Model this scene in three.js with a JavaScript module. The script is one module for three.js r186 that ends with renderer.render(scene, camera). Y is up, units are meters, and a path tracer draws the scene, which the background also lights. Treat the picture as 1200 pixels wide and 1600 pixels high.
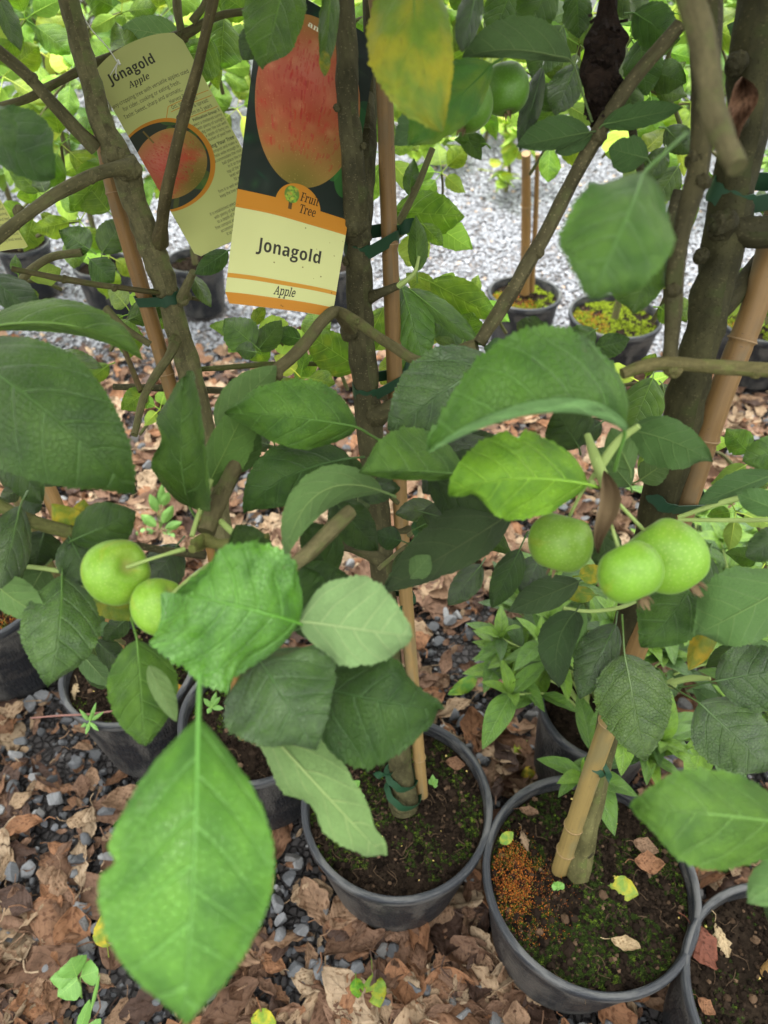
import * as THREE from 'three';
import { mergeGeometries } from 'three/addons/utils/BufferGeometryUtils.js';

// ------------------------------------------------------------------ camera, sky, sun, exposure
const scene = new THREE.Scene();
const PITCH = 44 * Math.PI / 180, FPX = 1164, EYE = 1.36;           // looking down into the pots from chest height
const camera = new THREE.PerspectiveCamera(2 * Math.atan(800 / FPX) * 180 / Math.PI, 0.75, 0.02, 80);
camera.position.set(0, EYE, 0);
camera.rotation.set(-PITCH, 0, 0);
camera.focus = 0.78;
camera.userData.fStop = 6.2;
scene.add(camera);

{ // an overcast sky: bright overhead, a little dimmer towards the horizon, soft uneven cloud
  const W = 256, H = 128, d = new Float32Array(W * H * 4);
  for (let y = 0; y < H; y++) for (let x = 0; x < W; x++) {
    const el = (y + 0.5) / H * 180 - 90, az = x / W * Math.PI * 2, k = (y * W + x) * 4;
    const s = Math.max(0, Math.sin(el * Math.PI / 180));
    const cloud = 1 + 0.06 * Math.sin(az * 2 + el * 0.05) + 0.04 * Math.sin(az * 5 + el * 0.12 + 1);
    const b = (el < 0 ? 0.25 : (0.34 + 0.80 * s) * cloud);
    d[k] = b * 1.0; d[k + 1] = b * 1.0; d[k + 2] = b * 0.98; d[k + 3] = 1;
  }
  const sky = new THREE.DataTexture(d, W, H, THREE.RGBAFormat, THREE.FloatType);
  sky.mapping = THREE.EquirectangularReflectionMapping; sky.needsUpdate = true;
  scene.background = sky; scene.environment = sky; scene.environmentIntensity = 1;
}
const sun = new THREE.DirectionalLight(new THREE.Color(1, 0.97, 0.92), 1.5);
sun.position.set(-1.2, 6, -2.2); sun.target.position.set(0, 0, -1.2);
sun.castShadow = true; sun.shadow.radius = 24; sun.shadow.mapSize.set(2048, 2048);
Object.assign(sun.shadow.camera, { left: -5, right: 5, top: 5, bottom: -5, near: 0.1, far: 20 });
scene.add(sun, sun.target);

const renderer = new THREE.WebGLRenderer({ antialias: true });
renderer.setSize(768, 1024);
renderer.toneMapping = THREE.LinearToneMapping;
renderer.toneMappingExposure = 5.6;
renderer.shadowMap.enabled = true;

// ------------------------------------------------------------------ helpers
const V3 = (x, y, z) => new THREE.Vector3(x, y, z);
let seed = 12345;
const reseed = s => { seed = (s * 2654435761 + 12345) >>> 0; };
const rnd = () => { seed = (seed + 0x6D2B79F5) >>> 0; let t = seed; t = Math.imul(t ^ (t >>> 15), t | 1); t ^= t + Math.imul(t ^ (t >>> 7), t | 61); return ((t ^ (t >>> 14)) >>> 0) / 4294967296; };
const rr = (a, b) => a + (b - a) * rnd();
const pick = a => a[Math.floor(rnd() * a.length)];
const clamp = (x, a = 0, b = 1) => Math.min(b, Math.max(a, x));
const mixn = (a, b, t) => a + (b - a) * t;
const sstep = (a, b, x) => { const t = clamp((x - a) / (b - a)); return t * t * (3 - 2 * t); };
const SP = Math.sin(PITCH), CP = Math.cos(PITCH);
// a point seen in the direction (x, y) of the 1200 x 1600 photograph, z metres in front of the lens
function at(x, y, z) {
  const u = (x - 600) / FPX, v = (y - 800) / FPX;
  return V3(z * u, EYE - z * (SP + v * CP), -z * (CP - v * SP));
}
const depthOn = (y, h) => (EYE - h) / (SP + (y - 800) / FPX * CP);
const on = (x, y, h = 0) => at(x, y, depthOn(y, h));                 // the same on the level h metres above the ground
function seen(p) {                                                  // back to photograph coordinates and depth
  const dy = p.y - EYE, z = -p.z * CP - dy * SP, up = dy * CP - p.z * SP;
  return [600 + FPX * p.x / z, 800 - FPX * up / z, z];
}
// value noise
const hash = (x, y, s) => { let h = Math.imul(x, 374761393) ^ Math.imul(y, 668265263) ^ Math.imul(s, 1274126177); h = Math.imul(h ^ (h >>> 13), 1274126177); return ((h ^ (h >>> 16)) >>> 0) / 4294967296; };
function vnoise(x, y, s = 0, per = 0) {
  const xi = Math.floor(x), yi = Math.floor(y), fx = x - xi, fy = y - yi, w = n => per ? ((n % per) + per) % per : n;
  const u = fx * fx * (3 - 2 * fx), v = fy * fy * (3 - 2 * fy);
  return mixn(mixn(hash(w(xi), w(yi), s), hash(w(xi + 1), w(yi), s), u), mixn(hash(w(xi), w(yi + 1), s), hash(w(xi + 1), w(yi + 1), s), u), v);
}
const fbm = (x, y, s = 0, o = 4, per = 0) => { let a = 0, k = 0.5, f = 1; for (let i = 0; i < o; i++) { a += k * vnoise(x * f, y * f, s + i, per * f); k *= 0.5; f *= 2; } return a; };
function worley(x, y, s, per = 0) {                                 // (nearest, second nearest) distance
  const xi = Math.floor(x), yi = Math.floor(y), w = n => per ? ((n % per) + per) % per : n; let a = 9, b = 9;
  for (let j = -1; j <= 1; j++) for (let i = -1; i <= 1; i++) {
    const cx = xi + i + hash(w(xi + i), w(yi + j), s), cy = yi + j + hash(w(xi + i), w(yi + j), s + 7), d = Math.hypot(cx - x, cy - y);
    if (d < a) { b = a; a = d; } else if (d < b) b = d;
  }
  return [a, b];
}
const toS = c => { c = clamp(c); return c <= 0.0031308 ? c * 12.92 : 1.055 * c ** (1 / 2.4) - 0.055; };
function tex(W, H, fn, { srgb = true, rep = true } = {}) {           // fn(u, v) -> linear [r, g, b] or a height
  const d = new Uint8Array(W * H * 4);
  for (let y = 0; y < H; y++) for (let x = 0; x < W; x++) {
    const c = fn((x + 0.5) / W, (y + 0.5) / H), k = (y * W + x) * 4;
    for (let j = 0; j < 3; j++) { const q = Array.isArray(c) ? c[j] : c; d[k + j] = Math.round(255 * (srgb ? toS(q) : clamp(q))); }
    d[k + 3] = 255;
  }
  const t = new THREE.DataTexture(d, W, H);
  t.magFilter = THREE.LinearFilter; t.minFilter = THREE.LinearMipmapLinearFilter; t.generateMipmaps = true;
  if (srgb) t.colorSpace = THREE.SRGBColorSpace;
  t.wrapS = t.wrapT = rep ? THREE.RepeatWrapping : THREE.ClampToEdgeWrapping; t.needsUpdate = true;
  return t;
}
const col = (r, g, b) => new THREE.Color().setRGB(r, g, b);
const std = o => new THREE.MeshStandardMaterial(o);
const phys = o => new THREE.MeshPhysicalMaterial(o);

const taken = new Map();
function numbered(name) { const n = taken.get(name) || 0; taken.set(name, n + 1); return n ? `${name}_${String(n).padStart(3, '0')}` : name; }
function tag(o, label, category, group) { o.userData.label = label; o.userData.category = category; if (group) o.userData.group = group; return o; }
function thing(name, label, category, p, group) {
  const o = new THREE.Group(); o.name = numbered(name); o.position.copy(p || V3(0, 0, 0)); scene.add(o);
  return tag(o, label, category, group);
}
// a mesh under a thing: geometry is given in world coordinates and moved into the parent's frame
function part(name, geo, mat, parent, label) {
  const m = new THREE.Mesh(geo, mat); m.name = name; m.castShadow = m.receiveShadow = true;
  let o = V3(0, 0, 0); for (let p = parent; p && p !== scene; p = p.parent) o.add(p.position);
  if (parent !== scene && o.lengthSq()) m.geometry.translate(-o.x, -o.y, -o.z);
  if (label) m.userData.label = label;
  parent.add(m); return m;
}
// collects vertices, then one indexed geometry (groups by material slot)
class MB {
  constructor() { this.p = []; this.u = []; this.c = []; this.i = []; this.g = []; }
  get n() { return this.p.length / 3; }
  v(p, u = 0, w = 0, c = [1, 1, 1]) { this.p.push(p.x, p.y, p.z); this.u.push(u, w); this.c.push(c[0], c[1], c[2]); return this.n - 1; }
  grid(nu, nv, fn) {                                                // fn(i, j) -> [point, u, v, colour]
    const b = this.n;
    for (let j = 0; j <= nv; j++) for (let i = 0; i <= nu; i++) this.v(...fn(i, j));
    for (let j = 0; j < nv; j++) for (let i = 0; i < nu; i++) { const a = b + j * (nu + 1) + i, c = a + nu + 1; this.i.push(a, a + 1, c + 1, a, c + 1, c); }
  }
  slot(k) { this.g.push([this.i.length, k]); return this; }
  geo(flat) {
    let g = new THREE.BufferGeometry();
    g.setAttribute('position', new THREE.Float32BufferAttribute(this.p, 3));
    g.setAttribute('uv', new THREE.Float32BufferAttribute(this.u, 2));
    g.setAttribute('color', new THREE.Float32BufferAttribute(this.c, 3));
    g.setIndex(this.i);
    for (let k = 0; k < this.g.length; k++) { const e = k + 1 < this.g.length ? this.g[k + 1][0] : this.i.length; g.addGroup(this.g[k][0], e - this.g[k][0], this.g[k][1]); }
    if (flat) g = g.toNonIndexed();
    g.computeVertexNormals(); return g;
  }
  // a bent tube: pts = [[Vector3, radius], ...]; shape(ringAngle, along) scales the radius; uv in metres
  tube(pts, { seg = 14, per = 6, shape, cap = true, tint = [1, 1, 1] } = {}) {
    const cv = new THREE.CatmullRomCurve3(pts.map(q => q[0]), false, 'centripetal'), N = Math.max(2, (pts.length - 1) * per);
    const L = cv.getLength(); let up = V3(0.3, 0.2, 1), last = null; const b = this.n;
    for (let k = 0; k <= N; k++) {
      const t = k / N, c = cv.getPoint(t), T = cv.getTangent(t).normalize();
      if (!last) { last = up.clone().addScaledVector(T, -up.dot(T)).normalize(); } else last.addScaledVector(T, -last.dot(T)).normalize();
      const B = T.clone().cross(last), q = t * (pts.length - 1), a = Math.min(pts.length - 2, Math.floor(q));
      const f = q - a, r0 = mixn(pts[a][1], pts[a + 1][1], f * f * (3 - 2 * f));
      for (let s = 0; s <= seg; s++) {
        const an = s / seg * Math.PI * 2, r = r0 * (shape ? shape(an % (Math.PI * 2), t, L * t) : 1);
        this.v(c.clone().addScaledVector(last, Math.cos(an) * r).addScaledVector(B, Math.sin(an) * r), s / seg * (2 * Math.PI * r0), t * L, tint.call ? tint(t) : tint);
      }
    }
    for (let k = 0; k < N; k++) for (let s = 0; s < seg; s++) { const a = b + k * (seg + 1) + s, c = a + seg + 1; this.i.push(a, a + 1, c + 1, a, c + 1, c); }
    if (cap) for (const [k, e] of [[0, 1], [N, 0]]) {
      if (tint.call) tint = tint(e); const o = b + k * (seg + 1), c = this.v(cv.getPoint(k / N), 0, 0, tint);
      const ring = []; for (let s = 0; s <= seg; s++) ring.push(this.v(V3(this.p[(o + s) * 3], this.p[(o + s) * 3 + 1], this.p[(o + s) * 3 + 2]), 0.003 * Math.cos(s), 0.003 * Math.sin(s), tint));
      for (let s = 0; s < seg; s++) e ? this.i.push(c, ring[s + 1], ring[s]) : this.i.push(c, ring[s], ring[s + 1]);
    }
  }
}
// pixel polyline with depths and radii in photo pixels -> tube points
const px = list => list.map(([x, y, z, r]) => [at(x, y, z), r * z / FPX]);
// ------------------------------------------------------------------ procedural materials
// apple leaf texture: midrib, seven pairs of side veins that bend towards the tip, a fine net between them
const LW = t => Math.pow(Math.sin(Math.PI * Math.pow(clamp(t, 0.0001, 1), 0.82)), 0.72) * (1 - 0.18 * sstep(0.82, 1, t));
const VEINS = 5.6;
function veinAt(u, v) {
  const s = u * 2 - 1, a = Math.abs(s) * LW(v) * 0.62;
  const q = v - 0.30 * a - 0.42 * a * a + (s > 0 ? 0.05 : 0) - 0.02 + 0.05 * (vnoise(v * 5, s > 0 ? 1 : 4, 17) - 0.5), k = q * VEINS, f = Math.abs(k - Math.round(k)) / VEINS;
  const wob = 0.004 * (vnoise(u * 14, v * 14, 3) - 0.5);
  const side = Math.round(k) >= 0 && Math.round(k) < 7 ? 1 : 0;
  const mid = 1 - sstep(0.010 * (1.3 - v), 0.026 * (1.4 - v), Math.abs(s) * (0.35 + 0.65 * LW(v)));
  const lat = side * (1 - sstep(0.003, 0.012, Math.abs(f + wob))) * (1 - 0.55 * Math.abs(s));
  const [w1, w2] = worley(u * 20, v * 32, 5), net = 1 - sstep(0.02, 0.16, w2 - w1);
  const [x1, x2] = worley(u * 60, v * 90, 9), fine = 1 - sstep(0.03, 0.2, x2 - x1);
  const dome = Math.sqrt(Math.abs(Math.sin(Math.PI * k)));
  return { s, mid, lat, net, fine, dome, k };
}
const vein = new Map();
const VW = 512, VH = 1024;
const veinPix = (u, v) => { const key = Math.floor(u * VW) + Math.floor(v * VH) * VW; let r = vein.get(key); if (!r) vein.set(key, r = veinAt(u, v)); return r; };
const leafTopMap = tex(VW, VH, (u, v) => {
  const q = veinPix(u, v), n = fbm(u * 5, v * 8, 11), m = fbm(u * 30, v * 48, 21, 3);
  let k = 0.64 + 0.72 * n + 0.1 * (m - 0.45), r = mixn(0.038, 0.062, n) * k, g = mixn(0.086, 0.106, n) * k, b = 0.012 * k;
  const lift = -0.10 * q.net - 0.03 * q.fine + 0.10 * (q.dome - 0.6); r *= 1 + lift; g *= 1 + lift * 0.9; b *= 1 + lift;
  const l = clamp(0.7 * q.mid + 0.62 * q.lat); r = mixn(r, 0.11, l); g = mixn(g, 0.18, l); b = mixn(b, 0.045, l);
  const sp = vnoise(u * 40, v * 64, 77); if (sp > 0.955) { const t = (sp - 0.955) * 16; r = mixn(r, 0.10, t); g = mixn(g, 0.07, t); b = mixn(b, 0.03, t); }
  return [r, g, b];
}, { rep: false });
const leafUnderMap = tex(VW, VH, (u, v) => {
  const q = veinPix(u, v), n = fbm(u * 5, v * 8, 31), m = fbm(u * 60, v * 90, 41, 2);
  const k = 0.85 + 0.25 * n + 0.16 * (m - 0.4); let r = 0.150 * k, g = 0.225 * k, b = 0.090 * k;
  const d = 0.15 * q.net + 0.06 * q.fine; r *= 1 - d; g *= 1 - d; b *= 1 - d;
  const l = clamp(0.8 * q.mid + 0.6 * q.lat); r = mixn(r, 0.25, l); g = mixn(g, 0.31, l); b = mixn(b, 0.14, l);
  return [r, g, b];
}, { rep: false });
const leafYellowMap = tex(VW, VH, (u, v) => {
  const q = veinPix(u, v), n = fbm(u * 4, v * 6, 51, 5), e = sstep(0.22, 0.72, n - 0.18 * (1 - Math.abs(q.s)) * 0.6);
  let r = mixn(0.12, 0.30, e), g = mixn(0.18, 0.25, e), b = mixn(0.012, 0.010, e);
  const m = 0.86 + 0.3 * fbm(u * 30, v * 40, 61, 3); r *= m; g *= m;
  const l = 0.35 * q.mid + 0.2 * q.lat; r = mixn(r, 0.14, l); g = mixn(g, 0.2, l);
  const sp = vnoise(u * 26, v * 42, 71); if (sp > 0.93) { const t = (sp - 0.93) * 10; r = mixn(r, 0.09, t); g = mixn(g, 0.05, t); b = mixn(b, 0.01, t); }
  return [r, g, b];
}, { rep: false });
const leafBump = tex(VW, VH, (u, v) => { const q = veinPix(u, v); return 0.5 + 0.13 * (q.dome - 0.6) * (1 - q.mid) - 0.28 * q.mid - 0.2 * q.lat - 0.12 * q.net - 0.05 * q.fine; }, { srgb: false, rep: false });
vein.clear();
const LEAF = {
  top: phys({ map: leafTopMap, bumpMap: leafBump, bumpScale: 0.0032, roughness: 0.34, specularIntensity: 0.4, transmission: 0.2, thickness: 0, vertexColors: true, side: THREE.DoubleSide, name: 'leaf_upper_side' }),
  glossy: phys({ map: leafTopMap, bumpMap: leafBump, bumpScale: 0.0036, roughness: 0.22, specularIntensity: 1.0, transmission: 0.12, thickness: 0, vertexColors: true, side: THREE.DoubleSide, name: 'leaf_glossy' }),
  under: phys({ map: leafUnderMap, bumpMap: leafBump, bumpScale: -0.002, roughness: 0.85, specularIntensity: 0.3, transmission: 0.16, thickness: 0, vertexColors: true, side: THREE.DoubleSide, name: 'leaf_lower_side' }),
  lit: phys({ map: leafTopMap, bumpMap: leafBump, bumpScale: 0.002, roughness: 0.5, specularIntensity: 0.3, transmission: 0.5, thickness: 0, vertexColors: true, side: THREE.DoubleSide, name: 'leaf_light_through' }),
  yellow: phys({ map: leafYellowMap, bumpMap: leafBump, bumpScale: 0.0009, roughness: 0.55, specularIntensity: 0.4, transmission: 0.25, thickness: 0, vertexColors: true, side: THREE.DoubleSide, name: 'leaf_yellowing' }),
};
// bark of young apple wood: olive brown, fine fissures, pale lenticels; uv in metres
function barkTex(s, dark, dots) {
  return tex(512, 512, (u, v) => {
    const n = fbm(u * 8, v * 4, s, 5, 4), f = fbm(u * 40, v * 12, s + 3, 3, 4), w = fbm(u * 6, v * 6, s + 9, 3, 6);
    let r = 0.080, g = 0.074, b = 0.034; const k = (0.35 + 1.0 * n) * (0.65 + 0.6 * f) * dark; r *= k; g *= k; b *= k;
    const moss = sstep(0.5, 0.72, w); r = mixn(r, 0.062 * dark, moss * 0.7); g = mixn(g, 0.074 * dark, moss * 0.7); b = mixn(b, 0.024 * dark, moss * 0.7);
    const [d1] = worley(u * 30, v * 30, s + 17, 0), l = 1 - sstep(0.13, 0.3, d1 + 0.1 * vnoise(u * 90, v * 90, s)); const on1 = hash(Math.floor(u * 30), Math.floor(v * 30), s) > 0.7 ? 1 : 0;
    r = mixn(r, 0.22, l * dots * on1); g = mixn(g, 0.19, l * dots * on1); b = mixn(b, 0.10, l * dots * on1);
    return [r, g, b];
  });
}
const barkBump = tex(512, 512, (u, v) => { const f = fbm(u * 30, v * 10, 5, 4, 10), [d1] = worley(u * 30, v * 30, 27); return 0.35 + 0.4 * f + 0.25 * (1 - sstep(0.05, 0.16, d1)); }, { srgb: false });
const barkMat = (s, dark, rep = 14, dots = 0.42) => { const m = barkTex(s, dark, dots), b = barkBump.clone(); m.repeat.set(rep, rep); b.repeat.set(rep, rep); return phys({ map: m, bumpMap: b, bumpScale: 0.002, roughness: 0.7, specularIntensity: 0.2, vertexColors: true }); };
const BARK = { left: barkMat(3, 1.45, 9), mid: barkMat(23, 0.75, 9, 0.3), right: barkMat(43, 0.42, 7, 0.12), twig: barkMat(63, 1.35, 12, 0.25) };
BARK.right.name = 'bark_dark'; BARK.mid.name = 'bark'; BARK.left.name = 'bark_olive'; BARK.twig.name = 'bark_twig';
const bambooMap = tex(256, 1024, (u, v) => {
  const st = fbm(u * 40, v * 3, 81, 4), bl = fbm(u * 4, v * 10, 91, 4), k = 0.7 + 0.35 * st + 0.25 * (bl - 0.4);
  let r = 0.215 * k, g = 0.128 * k, b = 0.045 * k; const gr = sstep(0.52, 0.75, fbm(u * 3, v * 6, 95, 4));
  r = mixn(r, 0.13, gr * 0.6); g = mixn(g, 0.10, gr * 0.6); b = mixn(b, 0.05, gr * 0.6);
  const sp = vnoise(u * 60, v * 160, 99) + 0.08 * vnoise(u * 5, v * 7, 98); if (sp > 0.93) { const t = (sp - 0.93) * 7; r = mixn(r, 0.07, t); g = mixn(g, 0.05, t); b = mixn(b, 0.03, t); }
  return [r, g, b];
});
bambooMap.repeat.set(14, 3);
const BAMBOO = phys({ map: bambooMap, bumpMap: bambooMap, bumpScale: 0.0006, roughness: 0.5, specularIntensity: 0.45, vertexColors: true, name: 'bamboo' });
const greenPlastic = phys({ specularIntensity: 0.5, color: col(0.011, 0.038, 0.017), roughness: 0.45, name: 'green_plastic_tie' });
// apple skin: pale spots, a little russet
const appleMap = tex(512, 512, (u, v) => {
  const n = fbm(u * 10, v * 8, 101, 4, 10), f = fbm(u * 60, v * 40, 111, 3, 60), k = 0.7 + 0.4 * n + 0.2 * f; let r = 0.15 * k, g = 0.255 * k, b = 0.02 * k;
  const [d] = worley(u * 34, v * 26, 121, 34), l = 1 - sstep(0.07, 0.2, d); r = mixn(r, 0.3, l * 0.55); g = mixn(g, 0.38, l * 0.5); b = mixn(b, 0.12, l * 0.5); const bls = sstep(0.5, 0.75, fbm(u * 3, v * 3, 137, 4, 3)); r *= 1 + 0.1 * bls; g *= 1 - 0.05 * bls;
  const cav = sstep(0.87, 0.98, v + 0.05 * (n - 0.5)); r = mixn(r, 0.20, cav * 0.75); g = mixn(g, 0.17, cav * 0.7); b = mixn(b, 0.07, cav * 0.4);
  const ru = sstep(0.6, 0.72, fbm(u * 7, v * 9, 131, 4, 7)) * 0.25; r = mixn(r, 0.3, ru); g = mixn(g, 0.25, ru);
  return [r, g, b];
});
const APPLE = phys({ map: appleMap, roughness: 0.42, specularIntensity: 0.6, sheen: 0.25, sheenRoughness: 0.6, sheenColor: col(0.8, 0.95, 0.7), vertexColors: true, name: 'green_apple_skin' });
const STALK = std({ color: col(0.20, 0.27, 0.07), roughness: 0.7, vertexColors: true, name: 'fruit_stalk' });
const DRYBIT = phys({ specularIntensity: 0.2, color: col(0.12, 0.085, 0.045), roughness: 0.9, vertexColors: true, side: THREE.DoubleSide, name: 'dry_brown' });
// black plastic pot
const potMap = tex(512, 512, (u, v) => {
  const d = fbm(u * 8, v * 8, 141, 5, 8), st = fbm(u * 60, v * 60, 151, 2, 60), dust = sstep(0.38, 0.66, d) * 0.9 + 0.3 * sstep(0.5, 0.8, st) + 0.25 * sstep(0.66, 0.72, vnoise(u * 9, v * 120, 158, 9));
  return [mixn(0.016, 0.068, dust), mixn(0.018, 0.066, dust), mixn(0.021, 0.062, dust)];
});
potMap.repeat.set(3, 1);
const potBump = tex(512, 512, (u, v) => fbm(u * 90, v * 90, 161, 3, 90), { srgb: false }); potBump.repeat.set(3, 1);
const POT = phys({ specularIntensity: 0.45, color: col(0.75, 0.75, 0.75), map: potMap, bumpMap: potBump, bumpScale: 0.003, roughness: 0.48, name: 'black_pot_plastic' });
const RIM = phys({ specularIntensity: 0.55, color: col(0.9, 0.95, 1.0), map: potMap, roughness: 0.4, bumpMap: potBump, bumpScale: 0.0006, name: 'pot_rim_plastic' });
const soilMap = tex(512, 512, (u, v) => { const n = fbm(u * 6, v * 6, 171, 5, 6), f = fbm(u * 50, v * 50, 181, 3, 50), k = 0.4 + 0.9 * n * f * 2.2; return [0.015 * k, 0.0105 * k, 0.007 * k]; });
const soilBump = tex(512, 512, (u, v) => fbm(u * 30, v * 30, 191, 5, 30), { srgb: false });
soilMap.repeat.set(4, 4); soilBump.repeat.set(4, 4);
const SOIL = phys({ specularIntensity: 0.1, map: soilMap, bumpMap: soilBump, bumpScale: 0.006, roughness: 0.95, name: 'potting_soil' });
const tint = (r, g, b, rough = 0.9, o = {}) => phys({ specularIntensity: 0.1, color: col(r, g, b), roughness: rough, side: THREE.DoubleSide, ...o });
// fallen dry leaves: veins and blotches, several browns
const dryMap = tex(256, 512, (u, v) => {
  const s = Math.abs(u * 2 - 1), n = fbm(u * 5, v * 8, 201, 5), f = fbm(u * 34, v * 60, 211, 3), a = s * 0.6, k0 = (v - 0.5 * a) * 7, f0 = Math.abs(k0 - Math.round(k0));
  let k = 0.5 + 0.75 * n + 0.35 * (f - 0.4); k *= 1 - 0.22 * (1 - sstep(0.02, 0.09, f0)) - 0.3 * (1 - sstep(0.01, 0.05, s)); const bl = sstep(0.55, 0.68, fbm(u * 9, v * 14, 221, 4));
  return [k * mixn(1, 0.55, bl), k * mixn(0.98, 0.48, bl), k * mixn(0.95, 0.42, bl)];
}, { rep: false });
const dryBump = tex(256, 512, (u, v) => { const s = Math.abs(u * 2 - 1), a = s * 0.6, k0 = (v - 0.5 * a) * 7; return 0.4 + 0.3 * Math.abs(Math.sin(Math.PI * k0)) + 0.4 * (fbm(u * 20, v * 34, 231, 4) - 0.4); }, { srgb: false, rep: false });
const dry = (r, g, b, rough = 0.68) => phys({ color: col(r, g, b), map: dryMap, bumpMap: dryBump, bumpScale: 0.0014, roughness: rough, specularIntensity: 0.22, transmission: 0.08, thickness: 0, side: THREE.DoubleSide, name: 'dry_leaf' });
const DRY = [dry(0.145, 0.080, 0.047), dry(0.19, 0.122, 0.078), dry(0.10, 0.057, 0.036), dry(0.235, 0.168, 0.108), dry(0.125, 0.075, 0.05), dry(0.185, 0.094, 0.05), dry(0.055, 0.034, 0.026, 0.5), dry(0.265, 0.20, 0.135), dry(0.155, 0.094, 0.063)];
const stoneMap = tex(256, 256, (u, v) => { const k = 0.6 + 0.5 * fbm(u * 8, v * 8, 241, 5, 8) + 0.3 * (fbm(u * 60, v * 60, 251, 2, 60) - 0.35); return [k, k, k]; });
const stone = (r, g, b, rough = 0.75) => phys({ specularIntensity: 0.4, color: col(r, g, b), map: stoneMap, roughness: rough, name: 'stone' });
const STONE = [stone(0.085, 0.09, 0.096), stone(0.13, 0.134, 0.14), stone(0.055, 0.058, 0.062, 0.5), stone(0.18, 0.183, 0.185), stone(0.10, 0.098, 0.095)];
const groundMap = tex(1024, 1024, (u, v) => {
  const n = fbm(u * 12, v * 12, 261, 5, 12), [d1, d2] = worley(u * 70, v * 70, 271, 70), e = sstep(0.02, 0.2, d2 - d1), k = (0.35 + 0.9 * n) * (0.45 + 0.55 * e) * (0.7 + 0.6 * hash(Math.floor(u * 70), Math.floor(v * 70), 5));
  return [0.06 * k, 0.052 * k, 0.045 * k];
});
const groundBump = tex(1024, 1024, (u, v) => { const [d1, d2] = worley(u * 70, v * 70, 271, 70); return 0.8 * sstep(0.0, 0.35, d2 - d1) + 0.2 * fbm(u * 100, v * 100, 281, 3, 100); }, { srgb: false });
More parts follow.
